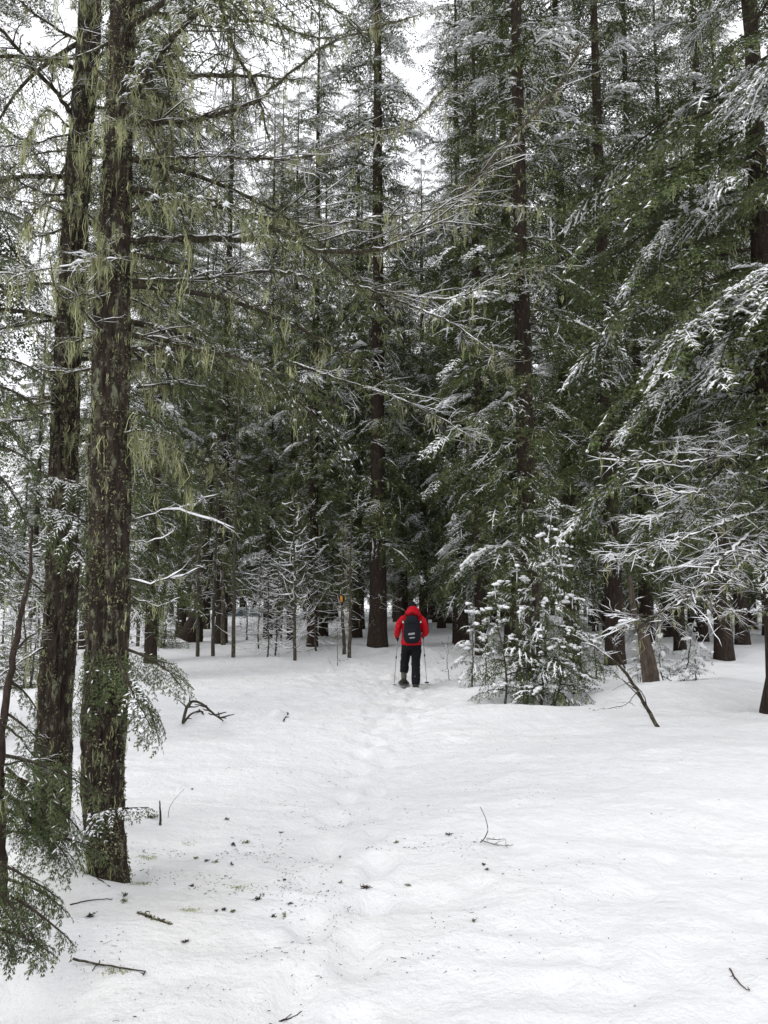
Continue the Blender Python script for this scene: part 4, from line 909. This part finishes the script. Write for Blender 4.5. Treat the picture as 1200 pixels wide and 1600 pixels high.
# fallen slanting dead pole
FP = thing('dead_pole', 'dead slanting pole with bare twigs stuck in the open snow', 'dead branch')
hero_branch(FP, [(1034, 1146, 10.6), (1012, 1110, 10.7), (995, 1080, 10.8), (975, 1048, 10.9), (950, 1025, 11.0), (920, 1005, 11.0), (890, 990, 11.0)], .030, .006, rng, twigs=16, tlen=.45, sn=.010, li=0, moss=.1, name='pole', up=.2, sub=3)
hero_branch(FP, [(988, 1070, 10.85), (975, 1040, 11.2), (960, 1010, 11.5), (940, 970, 11.8), (920, 940, 12)], .014, .005, rng, twigs=12, tlen=.4, sn=.011, li=0, moss=.1, sub=3)
hero_branch(FP, [(995, 1082, 10.8), (975, 1100, 10.4), (950, 1105, 10.2), (928, 1110, 10.1)], .008, .003, rng, twigs=6, tlen=.25, sn=.002, li=0, moss=.05, sub=2)

# ------------------------------------------------------------------ litter on the snow
rng = np.random.default_rng(60)
def stick(name, label, pix, r, twigs=0, tlen=.08, lift=0.0, group=None, cat='twig', mt=None, moss=0):
    P = []
    for q in pix:
        p = px_ground(q[0], q[1]) if len(q) == 2 else at(*q)
        P.append(p + [0, 0, r * .6 + (lift if len(q) == 2 else 0)])
    P = np.array(P); m = 12; A = smooth_path(P, m, .0015, rng); g = Geo(); tubes(g, A, np.linspace(r, r * .45, m), k=6)
    if twigs:
        i = rng.integers(2, m, twigs); d = unit(rng.normal(0, 1, (twigs, 3)) * [1, 1, .35] + [0, 0, .15]); s = np.linspace(0, 1, 4)
        Q = A[i][:, None] + d[:, None] * (tlen * rng.uniform(.3, 1, (twigs, 1)) * s)[..., None]; Q[:, 1:] += rng.normal(0, .004, (twigs, 3, 3)); tubes(g, Q, np.linspace(r * .6, r * .25, 4), k=4)
    base = A[0].copy(); 
    for v in g.v: v -= base
    o = g.obj(name, mt or TWIG, None, True); o.location = base
    if moss:
        M = Geo(); fuzz(M, A[rng.integers(0, m, moss)] - base, rng, rng.uniform(.008, .02, moss), n=3); c = M.obj('leafy_lichen', MOSSY, o); c['kind'] = 'stuff'
    tag(o, label, cat, group); return o
def standing(px0, py0, px1, py1, bend=0.0, n=4):
    b = px_ground(px0, py0); D = b[1]; out = [(px0, py0 + 3, D)]
    for k in range(1, n): f = k / (n - 1); out.append((px0 + (px1 - px0) * f + bend * math.sin(f * math.pi), py0 + (py1 - py0) * f, D))
    return out
stick('stick', 'short dark stick standing upright in the snow near the twin trunks', standing(251, 1289, 249, 1253), .010)
stick('grass_stem', 'thin curved stem rising beside the upright stick', standing(262, 1277, 288, 1233, -7), .0022)
stick('arched_branch', 'small arched fallen branch half buried in snow beyond the twin trunks', [(286, 1130), (293, 1105, 10.3), (304, 1097, 10.3), (320, 1104, 10.2), (335, 1118, 10.1), (348, 1127)], .022, 12, .25, moss=60, cat='dead branch')
stick('arched_branch', 'short thick spur lying under the arched fallen branch', [(286, 1131), (298, 1118), (312, 1112), (318, 1117)], .018, 8, .15, moss=40, cat='dead branch')
stick('forked_twig', 'thin forked twig with a tall curved stem standing in open snow', [(740, 1316), (752, 1316), (762, 1302, 5.55), (761, 1285, 5.55), (752, 1262, 5.55)], .0045)
stick('forked_twig', 'low bent twig beside the tall forked one', [(752, 1316), (770, 1322), (788, 1325), (802, 1323)], .0035, 4, .12, lift=.015)
stick('forked_twig', 'wiry thin twig arching over the low bent one', [(760, 1311), (778, 1312, 5.45), (790, 1312, 5.45), (790, 1322)], .0025, 3, .1)
stick('stick', 'long thin stick lying flat below the young hemlock', [(114, 1499), (150, 1507), (190, 1514), (227, 1520)], .006, 4, .06)
stick('stick', 'bare bent twig lying on the snow in the lowest part of the trail', [(435, 1597), (455, 1590), (470, 1580)], .004)
stick('stick', 'reddish curved twig with a fork lying in untracked snow', [(1140, 1514), (1150, 1530), (1163, 1545), (1173, 1550)], .004, 3, .04, mt=BARK_R)
stick('stick', 'mossy broken stick lying between the twin trunks and the trail', [(215, 1427), (232, 1433), (245, 1437)], .007, 5, .05, moss=30)
stick('stick', 'crumbly mossy stick end beside the mossy broken stick', [(247, 1438), (258, 1442), (268, 1445)], .007, 5, .05, moss=26)
stick('stick', 'bare straight stick at the foot of the twin trunks', [(135, 1365), (150, 1372), (172, 1387)], .005)
stick('stick', 'stubby dark stick on the mound at the foot of the twin trunks', [(130, 1392), (146, 1380)], .006)
stick('stick', 'thin broken stick on the slope below the twin trunks', [(110, 1414), (140, 1408), (172, 1406)], .004, 2, .05)
stick('sprig', 'grey-green leafy sprig lying on the snow past the arched branch', [(443, 1127), (447, 1120), (450, 1114)], .012, 6, .10, moss=40, cat='sprig')
SPRIG = 'small dark lichen sprig fallen on the trampled snow below the twin trunks'
for (px, py, s) in [(385, 1317, 1.5), (365, 1320, 1.2), (305, 1342, .9), (323, 1346, .8), (338, 1348, 1), (362, 1352, .8), (300, 1385, .8), (405, 1406, 1.5), (352, 1422, .8), (362, 1426, .9), (427, 1433, .8), (445, 1432, .8), (453, 1413, .7),
                    (488, 1404, .7), (572, 1388, 1.7), (440, 1302, .8), (532, 1340, .7), (195, 1400, 1.1), (193, 1408, 1.0), (140, 1433, 1.2), (620, 1317, 1.0), (638, 1385, .8), (702, 1305, 1.2), (755, 1352, .8), (762, 1360, .8), (740, 1440, .8), (533, 1380, .7), (443, 1376, .7), (290, 1473, .9), (354, 1280, 1.0), (300, 1234, .9), (338, 1425, .5), (176, 1375, .6), (237, 1278, 2.2)]:
    p = px_ground(px, py); g = Geo(); n = 5; s *= .018
    d = unit(rng.normal(0, 1, (n, 3)) * [1, 1, .3]); t = np.linspace(0, 1, 4)
    Q = d[:, None] * (s * rng.uniform(.6, 1.5, (n, 1)) * t)[..., None] + [0, 0, .004]; Q[:, 1:] += rng.normal(0, s * .12, (n, 3, 3)); tubes(g, Q, np.linspace(.0035, .0018, 4), k=4)
    fuzz(g, Q.reshape(-1, 3) + [0, 0, .002], rng, s * .5, n=3)
    o = g.obj('lichen_sprig', TWIG if rng.random() < .6 else MOSSY); o.location = p + [0, 0, .003]
    if px == 237: tag(o, 'fist-sized dark clump of bark and lichen beside the upright stick', 'sprig')
    else: tag(o, SPRIG, 'sprig', 'small sprigs fallen on the snow')
g = Geo(); n = 5200
x = np.concatenate([rng.normal(-1.0, .9, n // 2), rng.normal(-.2, 1.5, n // 4), rng.normal(.3, 2.2, n // 4)]); y = np.concatenate([rng.normal(5.0, .9, n // 2), rng.normal(6.0, 1.6, n // 4), rng.normal(11, 4, n // 4)])
ok = (y > 2.6) & (y < 24) & (fbm(x * 2.2, y * 2.2, 3, 3) > .25); x, y = x[ok], y[ok]; z = ground_z(x.copy(), y.copy()); n = len(x)
a = rng.uniform(0, 6.28, n); l = rng.gamma(1.3, .006, n) + .002; d = np.stack([np.cos(a) * l, np.sin(a) * l, rng.uniform(0, .4, n) * l], 1)
P = np.stack([x, y, z + .003], 1); tubes(g, np.stack([P, P + d * .5, P + d], 1), rng.uniform(.0008, .0022, n)[:, None], k=3)
o = g.obj('needle_litter', TWIG); tag(o, 'dark needles and bark crumbs strewn over the snow of the trail', 'litter', kind='stuff')
g = Geo()
for px, py in [(225, 1381), (228, 1340), (368, 1388), (294, 1423), (182, 1517), (290, 1318)]: 
    p = px_ground(px, py); n = 90; q = p + np.stack([rng.normal(0, .035, n), rng.normal(0, .02, n), np.abs(rng.normal(.002, .002, n))], 1); fuzz(g, q, rng, .010, n=2)
o = g.obj('fallen_lichen', LICHEN); tag(o, 'yellow-green wisps of beard lichen fallen on the snow', 'lichen', kind='stuff')
# ------------------------------------------------------------------ hiker
RED = plain('red_shell', (0.42, 0.006, 0.014), .8, var=.2, scale=14)
BLACK = plain('black_fabric', (0.008, 0.008, 0.011), .8, var=.3, scale=40)
PACK = plain('black_nylon', (0.007, 0.008, 0.012), .6, var=.3, scale=60)
SKIN = plain('skin', (0.50, 0.30, 0.22), .55, var=.08)
WHITE = plain('white_print', (0.75, 0.75, 0.75), .6, var=.05)
GREY = plain('grey_alloy', (0.30, 0.31, 0.33), .35, .8, var=.1)
BOOT = plain('boot_leather', (0.05, 0.045, 0.038), .7, var=.3, scale=30)
DECK = plain('snowshoe_deck', (0.10, 0.10, 0.085), .6, var=.3, scale=25)
GAITER = plain('grey_gaiter', (0.10, 0.105, 0.085), .8, var=.4, scale=40)
def capped(g, pts, rad, k=14, sq=1.0, n=None):
    P = smooth_path(pts, n or max(8, 4 * len(pts))); rr = np.interp(np.linspace(0, 1, len(P)), np.linspace(0, 1, len(rad)), rad)
    if np.ndim(sq): sq_ = np.interp(np.linspace(0, 1, len(P)), np.linspace(0, 1, len(sq)), sq)
    else: sq_ = np.full(len(P), sq)
    T, B, N = frames(P[None]); B, N = B[0], N[0]; a = np.arange(k) / k * 2 * math.pi
    V = P[:, None] + rr[:, None, None] * (np.cos(a)[None, :, None] * B[:, None] + sq_[:, None, None] * np.sin(a)[None, :, None] * N[:, None])
    m = len(P); i = np.arange(m - 1)[:, None] * k; l = np.arange(k)[None]; l2 = (l + 1) % k
    q = np.stack(np.broadcast_arrays(i + l, i + l2, i + k + l2, i + k + l), -1)
    t = np.concatenate([np.stack([np.full(k, m * k), l2[0], l[0]], 1), np.stack([np.full(k, m * k + 1), (m - 1) * k + l[0], (m - 1) * k + l2[0]], 1)])
    g.add(np.concatenate([V.reshape(-1, 3), P[:1], P[-1:]]), q=q, t=t)
def fused(g, name, mt, parent, vox=.018, sm=4):
    o = g.obj(name, mt, parent, True)
    r = o.modifiers.new('remesh', 'REMESH'); r.mode = 'VOXEL'; r.voxel_size = vox; r.use_smooth_shade = True
    s_ = o.modifiers.new('smooth', 'SMOOTH'); s_.iterations = sm; s_.factor = .5
    return o
HD = 17.0; hx = at(643, 1000, HD)[0]; HB = np.array([hx, HD, gz(hx, HD) - .01])
HK = thing('person', 'hiker seen from behind in a red jacket and black trousers, snowshoeing up the trail', 'person', HB)
LH, RH = np.array([-.30, .26, 1.08]), np.array([.27, .24, 1.12])
LF, RF = np.array([-.16, .20, .17]), np.array([.08, -.05, .07])
sh_l, sh_r = np.array([-.185, .02, 1.46]), np.array([.20, .02, 1.47]); el_l, el_r = np.array([-.295, -.03, 1.22]), np.array([.30, -.03, 1.20])
hip_l, hip_r = np.array([-.10, .0, .93]), np.array([.10, .0, .93]); kn_l, kn_r = np.array([-.14, .17, .56]), np.array([.09, .05, .50])
# body: one continuous figure
g = Geo()
capped(g, [(0, .0, .88), (0, .0, 1.05), (0, .02, 1.25), (0, .04, 1.42), (.01, .06, 1.52)], [.10, .105, .115, .11, .06], sq=1.55)
capped(g, [(.01, .06, 1.46), (.015, .09, 1.56), (.02, .12, 1.62)], [.065, .055, .06])
capped(g, [(.02, .10, 1.58), (.02, .13, 1.64), (.02, .145, 1.71), (.02, .14, 1.78), (.02, .14, 1.81)], [.05, .085, .10, .08, .03], sq=.82)
capped(g, [(.02, .225, 1.70), (.02, .245, 1.685), (.02, .235, 1.67)], [.012, .016, .012], k=8)            # nose
capped(g, [(-.003, .222, 1.642), (.02, .232, 1.642), (.043, .222, 1.642)], [.006, .009, .006], k=8)       # mouth
for sx in (-1, 1):
    capped(g, [(.02 + sx * .078, .135, 1.735), (.02 + sx * .088, .125, 1.70), (.02 + sx * .078, .135, 1.665)], [.010, .018, .010], k=8)   # ears
    capped(g, [(.02 + sx * .045, .218, 1.712), (.02 + sx * .03, .226, 1.712), (.02 + sx * .018, .222, 1.712)], [.006, .010, .006], k=8)  # eyes
for s_, e_, h_ in ((sh_l, el_l, LH), (sh_r, el_r, RH)):
    capped(g, [s_, .5 * (s_ + e_), e_, .5 * (e_ + h_), h_ - (h_ - e_) * .12], [.055, .048, .040, .036, .026])
for s_, k_, f_ in ((hip_l, kn_l, LF), (hip_r, kn_r, RF)):
    a_ = f_ + [0, -.05, .08]
    capped(g, [s_ + [0, 0, .03], .5 * (s_ + k_), k_, .6 * k_ + .4 * a_ + [0, -.02, 0], a_], [.09, .078, .056, .055, .038])
    capped(g, [a_ + [0, -.02, -.03], f_ + [0, .05, .0], f_ + [0, .16, -.01]], [.042, .042, .03])
fused(g, 'body', SKIN, HK, .014, 3)
# jacket
g = Geo()
capped(g, [(0, .0, .935), (0, -.005, 1.00), (0, .0, 1.15), (0, .02, 1.32), (.01, .04, 1.46), (.015, .06, 1.54)], [.145, .148, .142, .142, .120, .08], sq=[1.50, 1.50, 1.42, 1.45, 1.65, 1.3], k=24)
for s_, e_, h_ in ((sh_l, el_l, LH), (sh_r, el_r, RH)):
    capped(g, [s_ + [-.04 * np.sign(s_[0]), 0, .0], s_, .5 * (s_ + e_) + [.02 * np.sign(s_[0]), -.01, .02], e_, .5 * (e_ + h_), h_ - (h_ - e_) * .16], [.078, .078, .070, .066, .058, .050])
jk = fused(g, 'jacket', RED, HK, .013, 3)
dt = bpy.data.textures.new('folds', 'CLOUDS'); dt.noise_scale = .09
dm = jk.modifiers.new('folds', 'DISPLACE'); dm.texture = dt; dm.strength = .035; dm.mid_level = .5
g = Geo()   # hood lying in folds behind the neck
capped(g, [(-.12, .03, 1.54), (-.07, -.06, 1.585), (.03, -.09, 1.61), (.13, -.06, 1.575), (.18, .03, 1.53)], [.045, .065, .075, .065, .045])
capped(g, [(-.09, .04, 1.60), (-.04, .0, 1.66), (.03, -.02, 1.69), (.11, .0, 1.66), (.16, .05, 1.58)], [.04, .055, .065, .055, .04])
capped(g, [(-.10, .16, 1.56), (-.09, .05, 1.58), (.02, .0, 1.62), (.13, .05, 1.58), (.13, .16, 1.56)], [.04, .05, .06, .05, .04])
fused(g, 'hood', RED, jk, .014, 2)
# trousers
g = Geo()
capped(g, [(0, .0, .84), (0, .0, .92), (0, .0, .99)], [.135, .14, .13], sq=1.42, k=20)
for s_, k_, f_, zc in ((hip_l, kn_l, LF, .17), (hip_r, kn_r, RF, .045)):
    a_ = f_ + [0, -.05, zc]
    capped(g, [s_ + [0, 0, -.02], .5 * (s_ + k_) + [0, -.01, 0], k_ + [0, -.01, 0], .5 * (k_ + a_) + [0, -.02, 0], .15 * k_ + .85 * a_, a_], [.115, .104, .094, .092, .094, .075], k=18)
tr_ = fused(g, 'trousers', BLACK, HK, .014, 3)
dm = tr_.modifiers.new('folds', 'DISPLACE'); dm.texture = dt; dm.strength = .03; dm.mid_level = .5
# hat
g = Geo(); capped(g, [(.02, .12, 1.69), (.02, .135, 1.72), (.02, .14, 1.77), (.02, .145, 1.82), (.02, .145, 1.84)], [.104, .108, .104, .07, .025], sq=.86, k=20)
hat = g.obj('knit_hat', BLACK, HK, True)
g = Geo(); tubes(g, np.array([[.02, .12, 1.685], [.02, .125, 1.70], [.02, .13, 1.72]]), [.110, .113, .110], k=20, sq=.86); g.obj('hat_cuff', BLACK, hat, True)
for f_, top in ((LF, .25), (RF, .13)):
    g = Geo(); a_ = f_ + [0, -.05, top]
    capped(g, [a_, f_ + [0, -.05, .05], f_ + [0, -.05, .0]], [.052, .055, .05]); capped(g, [f_ + [0, -.08, -.01], f_ + [0, .02, .0], f_ + [0, .12, -.005], f_ + [0, .19, -.015]], [.05, .056, .052, .035], sq=.85)
    b_ = fused(g, 'boot', BOOT, HK, .011, 2)
    g = Geo(); tubes(g, np.array([a_ + [0, 0, .10], a_ + [0, 0, .03], f_ + [0, -.05, .06]]), [.066, .064, .060] if top > .2 else [.045, .048, .050], k=14); g.obj('gaiter', GAITER, b_, True)
for h_, e_ in ((LH, el_l), (RH, el_r)):
    g = Geo(); d_ = unit(h_ - e_); capped(g, [h_ - d_ * .05, h_, h_ + d_ * .04], [.034, .044, .036], sq=.7)
    sx = -np.sign(h_[0])
    for q_, (dz, ln) in enumerate(((.030, 1.0), (.010, 1.08), (-.010, 1.0), (-.030, .8))):   # fingers closed on the pole grip
        o_ = h_ + d_ * .035 + [0, 0, dz]
        capped(g, [o_, o_ + np.array([-sx * .012, .034 * ln, 0]), o_ + np.array([sx * .022, .048 * ln, -.004]), o_ + np.array([sx * .040, .020, -.006])], [.011, .011, .010, .008], k=8)
    capped(g, [h_ + [sx * .028, -.005, .02], h_ + [sx * .040, .03, .032], h_ + [sx * .020, .062, .03]], [.013, .012, .009], k=8)
    fused(g, 'glove', BLACK, HK, .007, 1)

# backpack
def rounded_slab(g, c, sx, sy, sz, nu=28, nv=18, e=.45, taper=.0):
    u = np.arange(nu) / nu * 2 * math.pi; v = np.linspace(-math.pi / 2, math.pi / 2, nv + 2)[1:-1]
    sp = lambda t: np.sign(t) * np.abs(t) ** e
    V = np.stack([sx * sp(np.cos(v))[:, None] * sp(np.cos(u)), sy * sp(np.cos(v))[:, None] * sp(np.sin(u)), sz * sp(np.sin(v))[:, None] + 0 * u], -1)
    V[..., 0] *= 1 - taper * (V[..., 2] / sz * .5 + .5) ** 2; V[..., 1] *= 1 - taper * .8 * (V[..., 2] / sz * .5 + .5) ** 2
    i = np.arange(nv - 1)[:, None] * nu; l = np.arange(nu)[None]; l2 = (l + 1) % nu
    q = np.stack(np.broadcast_arrays(i + l, i + l2, i + nu + l2, i + nu + l), -1)
    t = np.concatenate([np.stack([np.full(nu, nv * nu), l2[0], l[0]], 1), np.stack([np.full(nu, nv * nu + 1), (nv - 1) * nu + l[0], (nv - 1) * nu + l2[0]], 1)])
    g.add(np.concatenate([V.reshape(-1, 3), [[0, 0, -sz], [0, 0, sz]]]) + np.asarray(c), q=q, t=t)
BP = thing('backpack', 'black backpack with two lines of white print on the hiker\'s back', 'backpack', HB + [0, -.22, 1.0])
BO = np.array([0, -.22, 1.0])
g = Geo(); rounded_slab(g, (0, -.01, .26), .190, .115, .29, taper=.24, e=.55); g.obj('bag', PACK, BP, True)
g = Geo(); rounded_slab(g, (0, -.10, .14), .15, .05, .15, taper=.12, e=.5); pk = g.obj('front_pocket', PACK, BP, True)
g = Geo(); tubes(g, smooth_path([(-.13, -.085, .33), (-.06, -.118, .40), (.06, -.118, .40), (.13, -.085, .33)], 14), .006, k=6); g.obj('zip', BLACK, BP, True)
for sx in (-1, 1):
    g = Geo(); tubes(g, smooth_path([(sx * .09, .06, .50), (sx * .12, .10, .56), (sx * .145, .24, .575), (sx * .15, .37, .46), (sx * .16, .38, .25), (sx * .16, .25, .10), (sx * .14, .10, .03)], 26), .022, k=8, sq=.4); g.obj('shoulder_strap', PACK, BP, True)
    g = Geo(); tubes(g, smooth_path([(sx * .155, .02, .36), (sx * .19, .04, .42), (sx * .20, .10, .46)], 8), .016, k=6, sq=.5); g.obj('compression_strap', PACK, BP, True)
    g = Geo(); g.add([(sx * .165, -.045, .40), (sx * .195, -.03, .395), (sx * .195, -.03, .45), (sx * .165, -.042, .40), ], q=None, t=[(0, 1, 2)]); g.add([(sx * .165, -.043, .40), (sx * .195, -.028, .395), (sx * .195, -.028, .45)], t=[(0, 2, 1)]); g.obj('reflective_tab', WHITE, BP)
g = Geo(); tubes(g, smooth_path([(-.04, .04, .56), (-.03, .02, .60), (.03, .02, .60), (.05, .03, .55)], 10), .008, k=6); g.obj('haul_loop', PACK, BP, True)
def letters(g, x0, x1, z, h, n, tilt):
    w_ = (x1 - x0) / n
    for k in range(n):
        x = x0 + w_ * k; zz = z + tilt * (x - x0); yy = -.1535
        for (a, b, c, d) in ((.0, .0, .28, 1.0), (.0, .72, .85, 1.0), (.0, .0, .85, .26)) if k % 3 else ((.0, .0, .28, 1.0), (.5, .0, .80, 1.0), (.0, .4, .8, .62)):
            xa, xb, za, zb = x + w_ * a, x + w_ * c, zz + h * b, zz + h * d
            g.add([(xa, yy, za), (xb, yy, za), (xb, yy, zb), (xa, yy, zb)], q=[(0, 1, 2, 3)])
g = Geo(); letters(g, -.080, .055, .150, .036, 8, .12); g.obj('print', WHITE, BP)
g = Geo(); letters(g, -.050, .055, .080, .022, 9, .10); g.obj('print', WHITE, BP)

# poles and snowshoes
for h_, tip, lab in ((LH, np.array([-.37, .35, .0]), 'trekking pole planted wide of the hiker, held low in the hand beside the lifted boot'), (RH, np.array([.345, .45, .0]), 'trekking pole in the hand on the side of the planted boot')):
    tp = HB + tip; tp[2] = gzf(tp[0], tp[1]) - .03; gp = HB + h_ + [-.02 * np.sign(h_[0]), .045, .05]
    o = thing('trekking_pole', lab, 'trekking pole', tp); d_ = gp - tp; u_ = unit(d_); L_ = np.linalg.norm(d_)
    g = Geo(); capped(g, [u_ * .04, u_ * (L_ - .12)], [.006, .009], k=8); g.obj('shaft', GREY, o, True)
    g = Geo(); capped(g, [u_ * (L_ * .55), u_ * (L_ * .55 + .05)], [.014, .014], k=8); g.obj('clamp', BLACK, o, True)
    g = Geo(); capped(g, [u_ * (L_ - .14), u_ * (L_ - .05), u_ * L_], [.014, .017, .019], k=8); g.obj('grip', BLACK, o, True)
    g = Geo(); capped(g, [u_ * .06, u_ * .068], [.055, .05], k=12); g.obj('basket', BLACK, o, True)
    g = Geo(); capped(g, [np.zeros(3), u_ * .05], [.003, .006], k=6); g.obj('tip', GREY, o, True)
for f_, tilt, lab in ((LF, -.10, 'snowshoe lifted on the hiker\'s striding foot'), (RF, 0.0, 'snowshoe flat on the snow under the hiker\'s planted boot')):
    base = HB + f_ + [0, .03, -.062]; o = thing('snowshoe', lab, 'snowshoe', base); o.rotation_euler = (-tilt, 0, 0)
    a = np.linspace(0, 2 * math.pi, 33); prof = np.stack([.105 * np.sin(a) * (1 - .25 * np.cos(a + math.pi)), .30 * np.cos(a) - .03, .03 * np.clip(np.cos(a), 0, 1) ** 3], 1)
    g = Geo(); tubes(g, prof, .011, k=8); g.obj('frame', GREY, o, True)
    g = Geo(); n_ = len(prof); top = prof * [.93, .93, 1] + [0, 0, .004]; g.add(np.concatenate([top, top - [0, 0, .008], [[0, -.03, .004], [0, -.03, -.004]]]), t=[(2 * n_, i_, i_ + 1) for i_ in range(n_ - 1)] + [(2 * n_ + 1, n_ + i_ + 1, n_ + i_) for i_ in range(n_ - 1)]); g.obj('deck', DECK, o)
    for yy in (-.09, .07):
        g = Geo(); tubes(g, smooth_path([(-.06, yy, .01), (-.058, yy, .07), (0, yy, .115), (.058, yy, .07), (.06, yy, .01)], 14), .012, k=6, sq=.5); g.obj('binding_strap', BLACK, o, True)
    g = Geo(); capped(g, [(-.05, .10, -.02), (0, .11, -.03), (.05, .10, -.02)], [.008, .012, .008], k=6); g.obj('crampon', GREY, o)

# ------------------------------------------------------------------ trail marker
mp = at(533.5, 936, 25.9); pole = on_ground(538, 26.0)
MK = thing('trail_marker', 'small orange trail marker on a thin pole sapling', 'marker', mp)
ORANGE = plain('orange_plate', (0.75, 0.28, 0.015), .5, var=.08)
g = Geo(); w_, h_ = .042, .095
V = [(-w_, 0, -h_), (w_, 0, -h_), (w_, 0, h_), (-w_, 0, h_)]; V = V + [(x, .006, z) for x, _, z in V]
g.add(V, q=[(0, 1, 2, 3), (7, 6, 5, 4), (0, 4, 5, 1), (1, 5, 6, 2), (2, 6, 7, 3), (3, 7, 4, 0)]); g.obj('plate', ORANGE, MK)
for z in (-.08, .08): g = Geo(); capped(g, [(.02, -.006, z), (.02, .10, z)], [.008, .004], k=8); g.obj('nail', GREY, MK)
g = Geo(); capped(g, [(.05, .03, -.02), (.10, .06, -.02)], [.03, .02], k=8); g.obj('bracket', BLACK, MK, True)

# ------------------------------------------------------------------ parked car behind the snowbank
CARP = plain('pale_blue_paint', (0.42, 0.47, 0.50), .3, var=.05)
def _glass(n, b):
    b.inputs['Base Color'].default_value = (0.10, 0.13, 0.14, 1); b.inputs['Roughness'].default_value = .08
GLASS = mat('car_glass', _glass); TYRE = plain('tyre', (.02, .02, .02), .9)
cp = on_ground(394, 56.5); CAR = thing('parked_car', 'pale parked car half hidden behind the far snowbank', 'car', cp); CAR.rotation_euler.z = R(24)
def prism(g, prof, y0, y1, inset=0.0):
    p = np.asarray(prof, float); n = len(p)
    V = np.concatenate([np.stack([p[:, 0], np.full(n, y0), p[:, 1]], 1), np.stack([p[:, 0], np.full(n, y1), p[:, 1]], 1)])
    g.add(V, q=[(i, (i + 1) % n, n + (i + 1) % n, n + i) for i in range(n)]); c = len(g.v)
    g.add(np.concatenate([V[:n], [V[:n].mean(0)]]), t=[(n, (i + 1) % n, i) for i in range(n)]); g.add(np.concatenate([V[n:], [V[n:].mean(0)]]), t=[(n, i, (i + 1) % n) for i in range(n)])
g = Geo(); prism(g, [(-2.15, .35), (-2.2, .62), (-2.1, .86), (-1.5, .95), (1.25, .95), (2.0, .82), (2.18, .62), (2.15, .35)], -.86, .86); g.obj('body', CARP, CAR)
g = Geo(); prism(g, [(-1.75, .95), (-1.25, 1.38), (-.9, 1.46), (.1, 1.47), (.45, 1.42), (1.15, .95)], -.72, .72); cb = g.obj('cabin', CARP, CAR)
for yy in (-.725, .725):
    for pr in ([(-1.45, .98), (-1.12, 1.34), (-.55, 1.38), (-.55, .98)], [(-.47, .98), (-.47, 1.38), (.30, 1.36), (.85, .98)]):
        g = Geo(); prism(g, pr, min(yy, yy * 1.006), max(yy, yy * 1.006)); g.obj('side_window', GLASS, CAR)
g = Geo(); g.add([(1.14, -.64, .985), (1.14, .64, .985), (.53, .60, 1.40), (.53, -.60, 1.40)], q=[(0, 1, 2, 3)]); 
for v in g.v: v += [.02, 0, .02]
g.obj('windscreen', GLASS, CAR)
g = Geo(); g.add([(-1.73, -.64, .985), (-1.28, -.60, 1.38), (-1.28, .60, 1.38), (-1.73, .64, .985)], q=[(0, 1, 2, 3)])
for v in g.v: v += [-.02, 0, .02]
g.obj('rear_window', GLASS, CAR)
g = Geo(); rounded_slab(g, (-.4, 0, 1.50), .75, .66, .05, e=.5); q = g.obj('snow', SNOW, CAR, True); q['kind'] = 'stuff'
for x in (-1.35, 1.3):
    for y in (-.78, .78):
        g = Geo(); capped(g, [(x, y - .1, .32), (x, y + .1, .32)], [.32, .32], k=20); wh = g.obj('wheel', TYRE, CAR, True)
        g = Geo(); capped(g, [(x, y - .112, .32), (x, y + .112, .32)], [.19, .19], k=14); g.obj('rim', GREY, wh, True)
for y in (-.62, .62): g = Geo(); rounded_slab(g, (2.10, y, .68), .07, .16, .08); g.obj('headlight', WHITE, CAR, True)
